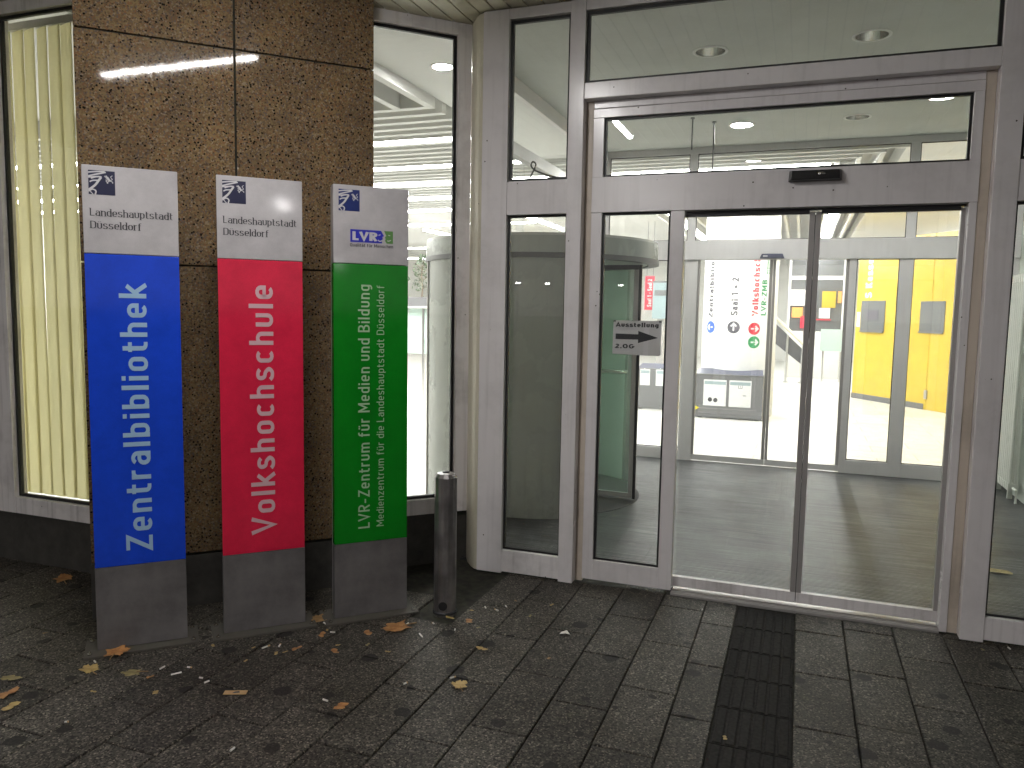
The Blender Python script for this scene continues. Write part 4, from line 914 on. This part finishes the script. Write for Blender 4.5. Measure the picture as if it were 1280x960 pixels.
for k in range(38): q.box(-1.49 + k * 0.024, -1.482 + k * 0.024, 12.5475, 12.5495, 0.160, 0.168)
obj('dotted_line', q, M['print_white'], ib, True)
q = MB()
for cx_, cz in ((-1.30, 0.305), (-1.215, 0.30)):
    q.add([(cx_ + 0.034 * math.cos(a_), 12.5450, cz + 0.036 * math.sin(a_)) for a_ in [2 * math.pi * k / 14 for k in range(14)]], [tuple(range(14))])
q.box(-0.80, -0.75, 12.5440, 12.5455, 0.385, 0.395)
for a_, b_, c_, d_ in ((-0.875, -0.812, 0.50, 0.506), (-0.875, -0.812, 0.554, 0.560), (-0.875, -0.869, 0.506, 0.554), (-0.818, -0.812, 0.506, 0.554), (-0.8465, -0.8405, 0.514, 0.546)): q.box(a_, b_, 12.5440, 12.5455, c_, d_)
obj('poster_print', q, M['ink'], ib, True)
q = MB(); q.add([(-1.53, 12.546, 0.20), (-1.46, 12.546, 0.165), (-1.53, 12.546, 0.125)], [(0, 1, 2)]); obj('sticker', q, M['yellow_hem'], ib, True)
board(-2.62, -2.02, 13.2, 'dark info board with slanted leaflets seen beside the revolving door', [(-2.55, -2.38, 0.42, 0.70), (-2.28, -2.10, 0.42, 0.70)])

# yellow ticket wall
ya = Vector((1.034, 17.224)); yb_ = Vector((2.61, 14.926)); yd = (yb_ - ya).normalized(); ang = math.atan2(yd.y, yd.x)
yw = thing('ticket_wall', 'tall yellow wall with two small windows and white word Kasse', 'wall', (ya.x, ya.y, 0), ang)
obj('wall_panel', bx(0, 1.985, 0.0, 0.16, 0.0, 3.15), M['yellow'], yw, False, 0.003)
obj('door_panel', bx(1.992, 4.6, 0.0, 0.16, 0.006, 3.15), M['yellow'], yw, False, 0.003)
obj('kickboard', bx(0.0, 1.95, -0.012, -0.0005, 0.0, 0.11), M['mid_grey'], yw, False, 0.002)
for a, b, c, d in ((0.16, 0.83, 1.38, 1.97), (1.74, 2.31, 1.41, 1.95)):
    w_ = obj('window', bx(a, b, -0.014, -0.0005, c, d), M['dark_glazing'], yw, False, 0.003)
    obj('sill', bx(a, b, -0.04, -0.0145, c - 0.03, c), M['board'], w_, False, 0.002)
obj('notice', bx(0.30, 0.66, -0.019, -0.0145, 1.60, 1.78), M['dir_grey'], yw, False)
obj('wall_plate', bx(1.97, 2.03, -0.03, -0.0005, 0.20, 0.36), M['alu'], yw, False, 0.004)  # small grey plate low on the wall
q = MB(); lettering(q, 'S Kasse', lambda u, v, d: (0.43 - v, -0.003 - d, 2.03 + u), 0.19, 0.76, 0.22, False, 0.14, 0.0008); obj('lettering', q, M['paper_white'], yw, False)
obj('price_sheet', bx(0.03, 0.13, -0.004, -0.0005, 1.45, 1.75), M['paper_white'], yw, False)

# red hanging banners
for x0, x1, y, z0, z1, lb in ((-0.83, -0.59, 20.0, 1.69, 2.86, 'red hanging banner with white lettering beside the stair rail'), (-2.86, -2.68, 15.0, 1.715, 2.36, 'red hanging banner seen through the narrow door panel')):
    t = thing('hall_banner', lb, 'banner', ((x0 + x1) / 2, y, z0), 0, 'red banners in the hall')
    obj('cloth', bx(x0, x1, y, y + 0.01, z0, z1), M['redp'], t, True)
    q = MB(); lettering(q, 'Saal 1 · Saal 2', lambda u, v, d, x0=x0, x1=x1, y=y, z0=z0: (x0 + (x1 - x0) * 0.74 - v, y - 0.003 - d, z0 + 0.06 + u), (x1 - x0) * 0.46, (z1 - z0) * 0.82, 0.2, False, 0.14, 0.0008); obj('lettering', q, M['paper_white'], t, True)
    q = MB()
    for xx in (x0 + 0.03, x1 - 0.03): q.tube([(xx, y + 0.005, z1), (xx, y + 0.005, 3.4)], 0.004, 6)
    obj('cord', q, M['mid_grey'], t, True)
# stair railing
sr = thing('stair_railing', 'grey sloping stair parapet with pale handrail in the far hall', 'railing', (-0.3, 20, 0))
q = MB(); q.add([(-1.20, 20.3, 2.02), (0.10, 20.3, 0.80), (0.10, 20.3, 0.42), (-1.20, 20.3, 1.44), (-1.20, 20.36, 2.02), (0.10, 20.36, 0.80), (0.10, 20.36, 0.42), (-1.20, 20.36, 1.44)], [(0, 3, 2, 1), (4, 5, 6, 7), (0, 1, 5, 4), (3, 7, 6, 2), (1, 2, 6, 5), (0, 4, 7, 3)])
obj('parapet', q, M['parapet'], sr, True)
q = MB(); q.tube([(-1.20, 20.28, 2.16), (0.12, 20.28, 0.92)], 0.04, 10); obj('handrail', q, M['cream'], sr, True)
for x in (-0.30, 0.06):
    q = MB(); q.tube([(x, 20.2, 0.004), (x, 20.2, 2.03 - 1.22 * (x + 1.2) / 1.3)], 0.03, 10); q.lathe([(0.09, 0.0), (0.09, 0.02), (0.0, 0.02)], x, 20.2, 16, 0.004); obj('post', q, M['alu_bright'], sr, True)
# dark glazed partition with posters behind
dp = thing('glazed_partition', 'dark glazed partition with white bars and posters across the far hall', 'partition', (0.36, 22, 0))
obj('dark_glazing', bx(-0.30, 1.10, 22.0, 22.05, 1.25, 3.25), M['dark_glazing'], dp, True); obj('base_wall', bx(-0.30, 1.10, 22.0, 22.06, 0.004, 1.249), M['white'], dp, True)
q = MB(); q.box(-0.31, 1.11, 21.97, 21.9995, 2.60, 2.70); q.box(-0.36, -0.30, 21.97, 22.05, 0.004, 3.3); q.box(0.97, 1.05, 21.965, 21.9995, 0.36, 3.25)
obj('white_bar', q, M['white'], dp, True)
for (a, b, c, d, mt) in ((-0.355, 0.08, 1.92, 2.34, 'paper_white'), (-0.25, 0.02, 1.605, 1.876, 'orange'), (0.478, 0.811, 1.87, 2.30, 'yellow'), (0.422, 0.689, 1.597, 1.865, 'paper_white'), (0.30, 0.72, 1.545, 1.575, 'redp'), (-0.03, 0.08, 1.33, 1.65, 'redp'), (0.86, 0.95, 2.0, 2.3, 'orange')):
    obj('poster', bx(a, b, 21.93, 21.96, c, d), M[mt], dp, True)
gb = thing('glass_counter', 'low pale green glass screen before the dark partition', 'glass screen', (0.75, 21, 0))
obj('screen', bx(0.47, 1.02, 21.0, 21.03, 0.78, 1.33), M['frosted'], gb, True)
q = MB(); q.tube([(0.55, 21.015, 0.004), (0.55, 21.015, 0.78)], 0.02, 8); q.tube([(0.95, 21.015, 0.004), (0.95, 21.015, 0.78)], 0.02, 8); obj('leg', q, M['alu_bright'], gb, True)
# furniture seen through the narrow panel
nb = thing('notice_cabinet', 'blue grey notice cabinet behind the narrow door panel', 'cabinet', (-2.4, 14.6, 0))
obj('case', bx(-2.635, -2.29, 14.6, 14.9, 1.55, 2.22), M['teal'], nb, True, 0.005); obj('panel', bx(-2.60, -2.32, 14.585, 14.5995, 1.98, 2.08), M['mid_grey'], nb, True); obj('stand', bx(-2.55, -2.42, 14.7, 14.8, 0.004, 1.549), M['alu'], nb, True)
obj('top_board', bx(-2.65, -2.27, 14.6, 14.9, 2.2205, 2.25), M['board'], nb, True)
# ficus in a planter on a glass screen, seen through the slanted window
pb = thing('glass_balustrade', 'pale green glass balustrade carrying the planter in the bright hall', 'balustrade', (-6.3, 12.4, 0))
obj('screen', bx(-7.3, -5.95, 12.40, 12.42, 0.86, 1.66), M['frosted'], pb, True)
for x in (-7.2, -6.30, -6.0): obj('post', bx(x - 0.02, x + 0.02, 12.39, 12.43, 0.004, 1.665), M['alu_bright'], pb, True)
obj('ledge', bx(-7.35, -5.9, 12.2, 12.7, 1.67, 1.70), M['white'], pb, True, 0.004)
pt_ = thing('ficus_plant', 'small leafy ficus in a dark box planter seen through the slanted window', 'plant', (-6.35, 12.45, 1.70))
obj('planter', bx(-6.62, -6.12, 12.25, 12.65, 1.70, 1.86), M['board'], pt_, True, 0.005)
q = MB(); q.tube([(-6.36, 12.45, 1.86), (-6.34, 12.44, 2.05), (-6.38, 12.46, 2.25), (-6.33, 12.45, 2.5)], [0.016, 0.013, 0.010, 0.005], 8)
for k in range(9):
    z = 2.0 + 0.05 * k; a_ = k * 2.4; q.tube([(-6.36, 12.45, z), (-6.36 + 0.1 * math.cos(a_), 12.45 + 0.1 * math.sin(a_), z + 0.07), (-6.36 + 0.2 * math.cos(a_), 12.45 + 0.2 * math.sin(a_), z + 0.10)], [0.006, 0.004, 0.002], 6)
obj('stem', q, M['bark'], pt_, True)
q = MB()
for k in range(170):
    a_ = random.uniform(0, 6.28); rr = 0.27 * math.sqrt(random.random()); z = random.uniform(1.97, 2.60); rr *= max(0.25, 1 - abs(z - 2.2) / 0.5)
    c = Vector((-6.36 + rr * math.cos(a_), 12.45 + rr * math.sin(a_), z)); d1 = Vector((random.gauss(0, 1), random.gauss(0, 1), random.gauss(-0.5, 0.7))).normalized(); d2 = d1.cross(Vector((random.gauss(0, 1), random.gauss(0, 1), random.gauss(0, 1)))).normalized()
    l = random.uniform(0.03, 0.05); w2 = l * 0.38
    q.add([tuple(c - d1 * l), tuple(c + d2 * w2), tuple(c + d1 * l), tuple(c - d2 * w2)], [(0, 1, 2, 3)])
obj('foliage', q, M['leafgreen'], pt_, True)

# ================================================================== FALLEN LEAVES, BUTTS, SCRAPS
def leaf(name, x, y, size, rot, mt, label, group=None, kind='lobed', cat='leaf', z0=0.004):
    o_ = MB(); n = 40; top = []; rg = random.Random(int(x * 1000) * 7 + int(y * 1000))
    curl = rg.uniform(0.15, 0.5); fold = rg.uniform(-0.5, 0.5); sq = rg.uniform(0.55, 0.95)
    for k in range(n):
        a_ = 2 * math.pi * k / n
        if kind == 'lobed':
            lob = abs(math.cos(2.5 * (a_ - math.pi / 2))) ** 1.6; r_ = 0.70 + 0.30 * lob + rg.uniform(-0.11, 0.11) + 0.05 * math.cos(15 * a_)
            if math.sin(a_) < -0.75: r_ *= 0.62
        elif kind == 'torn':
            r_ = 0.55 + 0.3 * math.cos(a_ * 2 + fold * 4) + rg.uniform(-0.09, 0.09)
        else: r_ = 0.85 - 0.4 * abs(math.cos(a_)) + rg.uniform(-0.03, 0.03)
        top.append((r_ * math.cos(a_) * sq, r_ * math.sin(a_)))
    h = lambda p: curl * 0.42 * (p[0] ** 2) + 0.20 * curl * max(0, p[1]) ** 2 + 0.10 * math.sin(4 * p[0] + 3 * fold) * abs(p[1]) + 0.03
    vs = [(0, 0, 0.0)] ; mid = [(p[0] * 0.5, p[1] * 0.5) for p in top]
    zs = [h((0, 0))] + [h(p) for p in mid] + [h(p) for p in top]; zm = min(zs)
    P = [(0, 0)] + mid + top; c_, s_ = math.cos(rot), math.sin(rot)
    V = [(x + size * (p[0] * c_ - p[1] * s_), y + size * (p[0] * s_ + p[1] * c_), z0 + size * (zz - zm)) for p, zz in zip(P, zs)]
    fs = []
    for k in range(n):
        j = (k + 1) % n; fs.append((0, 1 + k, 1 + j)); fs.append((1 + k, 1 + n + k, 1 + n + j, 1 + j))
    t = thing(name, label, cat, (x, y, 0), 0, group)
    o_.add(V, fs); obj('blade', o_, M[mt], t, True, smooth=True)
    if kind == 'lobed':
        q_ = MB(); q_.tube([(x + size * 0.3 * s_, y - size * 0.3 * c_, z0 + 0.004), (x + size * 0.8 * s_, y - size * 0.8 * c_, z0 + 0.003), (x + size * 1.15 * s_ + 0.006, y - size * 1.15 * c_, z0 + 0.002)], size * 0.028 + 0.0006, 6); obj('stalk', q_, M['leaf_brown'], t, True)
    return t
big = [(-2.95, 2.655, 0.062, 0.4, 'leaf_orange', 'lobed', 'large orange leaf lying on the base plate of the blue pylon', 0.013), (-2.93, 2.49, 0.050, 1.2, 'leaf_yellow', 'lobed', 'yellow leaf just in front of the blue pylon base'),
 (-2.73, 2.54, 0.046, 2.2, 'leaf_olive', 'lobed', 'dull olive leaf before the middle of the blue pylon'), (-3.17, 2.30, 0.060, 2.7, 'leaf_olive', 'torn', 'olive leaf at the left edge, uppermost of three'),
 (-3.06, 2.20, 0.060, 0.7, 'leaf_orange', 'torn', 'orange torn leaf at the left edge, middle of three'), (-2.95, 2.13, 0.046, 1.8, 'leaf_yellow', 'torn', 'yellow folded leaf at the left edge, lowest of three'),
 (-4.06, 3.29, 0.075, 1.0, 'leaf_orange', 'lobed', 'orange leaf lying at the dark plinth left of the blue pylon'), (-1.88, 3.44, 0.080, 2.6, 'leaf_orange', 'lobed', 'large curled orange leaf below the green pylon'),
 (-1.99, 3.32, 0.050, 0.2, 'leaf_orange', 'torn', 'orange leaf between red and green pylon bases, near the curled leaf'), (-2.19, 3.21, 0.036, 1.1, 'leaf_orange', 'torn', 'small orange leaf by the right foot of the red pylon'),
 (-2.31, 3.38, 0.055, 2.9, 'leaf_brown', 'lobed', 'brown leaf in the gap beside the red pylon foot'), (-2.02, 3.07, 0.034, 2.0, 'leaf_orange', 'torn', 'small orange leaf alone on a slab before the green pylon'),
 (-1.71, 2.64, 0.052, 1.9, 'leaf_orange', 'torn', 'orange pointed leaf alone on the bare lower pavement'), (-1.33, 2.99, 0.042, 0.6, 'leaf_yellow', 'lobed', 'golden leaf in the middle of the pavement'),
 (-1.38, 3.37, 0.034, 2.4, 'leaf_yellow', 'torn', 'small golden leaf further up the pavement right of the bollard'), (-1.69, 3.66, 0.036, 0.9, 'leaf_yellow', 'torn', 'tan leaf just in front of the bollard'),
 (-1.575, 3.655, 0.040, 2.0, 'leaf_orange', 'torn', 'orange leaf just right of the bollard'), (-2.21, 3.03, 0.036, 0.3, 'leaf_orange', 'torn', 'orange leaf among butts before the red pylon'),
 (-2.63, 2.54, 0.022, 0.3, 'leaf_orange', 'torn', 'tiny orange leaf scrap right of the olive leaf'), (-2.50, 2.44, 0.028, 2.3, 'leaf_yellow', 'torn', 'narrow yellow leaf on the slab before the blue pylon'),
 (1.29, 5.735, 0.085, 1.5, 'leaf_olive', 'oval', 'yellow green curled leaf lying inside behind the right pane')]
for b_ in big: leaf('fallen_leaf', b_[0], b_[1], b_[2] * 1.12, b_[3], b_[4], b_[6], None, b_[5], 'leaf', b_[7] if len(b_) > 7 else 0.005)
rg = random.Random(3)
for x, y in ((-3.47, 2.70), (-2.27, 2.95), (-2.24, 2.98), (-2.41, 2.96), (-1.79, 3.17), (-1.92, 3.20), (-2.05, 3.14), (-1.24, 4.05), (-1.45, 4.03), (-2.35, 2.83), (-1.62, 3.80), (-1.50, 3.60), (-1.30, 3.85), (-2.2, 3.27), (-2.60, 2.9), (-1.95, 3.4), (-3.3, 2.9), (-2.75, 2.35), (0.93, 4.33), (-0.2, 3.0), (-1.05, 3.4)):
    leaf('leaf_scrap', x, y, rg.uniform(0.012, 0.024), rg.uniform(0, 6), rg.choice(('leaf_yellow', 'leaf_olive', 'leaf_brown', 'leaf_yellow')), 'tiny yellowish leaf scrap scattered on the dark pavement', 'tiny leaf scraps on the pavement', 'torn')
butts = [(-2.34, 3.42), (-2.26, 3.34), (-2.16, 3.26), (-2.36, 2.99), (-1.92, 3.43), (-1.73, 3.40), (-1.74, 3.56), (-1.60, 3.53), (-1.57, 3.87), (-1.50, 3.86), (-2.65, 2.63), (-2.55, 2.61), (-2.54, 2.68), (-2.42, 2.62), (-2.37, 2.60), (-2.64, 2.13), (-2.98, 2.56), (-1.80, 2.66), (-1.56, 2.92), (-1.91, 2.22), (1.06, 4.40), (-2.31, 3.03), (-1.86, 3.50), (-1.47, 3.93), (-1.39, 3.05), (-0.44, 4.31)]
for i, (x, y) in enumerate(butts):
    t = thing('cigarette_butt', 'white cigarette butt lying on the dark pavement', 'cigarette butt', (x, y, 0), 0, 'cigarette butts on the pavement')
    a_ = rg.uniform(0, 3.1); l = rg.uniform(0.007, 0.014) if i not in (5, 3, 11) else 0.022; ca, sa = math.cos(a_), math.sin(a_)
    q = MB(); q.tube([(x - ca * l, y - sa * l, 0.0045), (x + ca * l * 0.35, y + sa * l * 0.35, 0.0045)], 0.0038, 8); obj('paper_end', q, M['butt_white'], t, True)
    q = MB(); q.tube([(x + ca * l * 0.37, y + sa * l * 0.37, 0.0045), (x + ca * l, y + sa * l, 0.0045)], 0.0038, 8); obj('filter', q, M['butt_white' if i % 3 else 'butt_tan'], t, True)
cd = thing('paper_scrap', 'flat tan ticket stub lying before the red pylon', 'scrap', (-2.19, 2.57, 0))
q = MB(); a_ = R(24); ca, sa = math.cos(a_), math.sin(a_)
q.add([(-2.19 + ca * u - sa * v, 2.57 + sa * u + ca * v, z) for z in (0.003, 0.006) for u, v in ((-0.048, -0.016), (0.048, -0.016), (0.048, 0.016), (-0.048, 0.016))], [(0, 3, 2, 1), (4, 5, 6, 7), (0, 1, 5, 4), (1, 2, 6, 5), (2, 3, 7, 6), (3, 0, 4, 7)])
obj('card', q, M['butt_tan'], cd, True)
q = MB(); q.add([(-2.19 + ca * u - sa * v, 2.57 + sa * u + ca * v, 0.0066) for u, v in ((-0.012, -0.010), (0.020, -0.006), (0.014, 0.009), (-0.004, 0.004))], [(0, 1, 2, 3)]); obj('stain', q, M['ink'], cd, True)
ws = thing('paper_scrap', 'crumpled white scrap on the pavement before the narrow door panel', 'scrap', (-1.06, 3.70, 0))
q = MB(); q.add([(-1.085, 3.69, 0.004), (-1.05, 3.685, 0.014), (-1.03, 3.70, 0.005), (-1.055, 3.722, 0.016), (-1.08, 3.715, 0.006)], [(0, 1, 3, 4), (1, 2, 3)]); obj('sheet', q, M['butt_white'], ws, True)
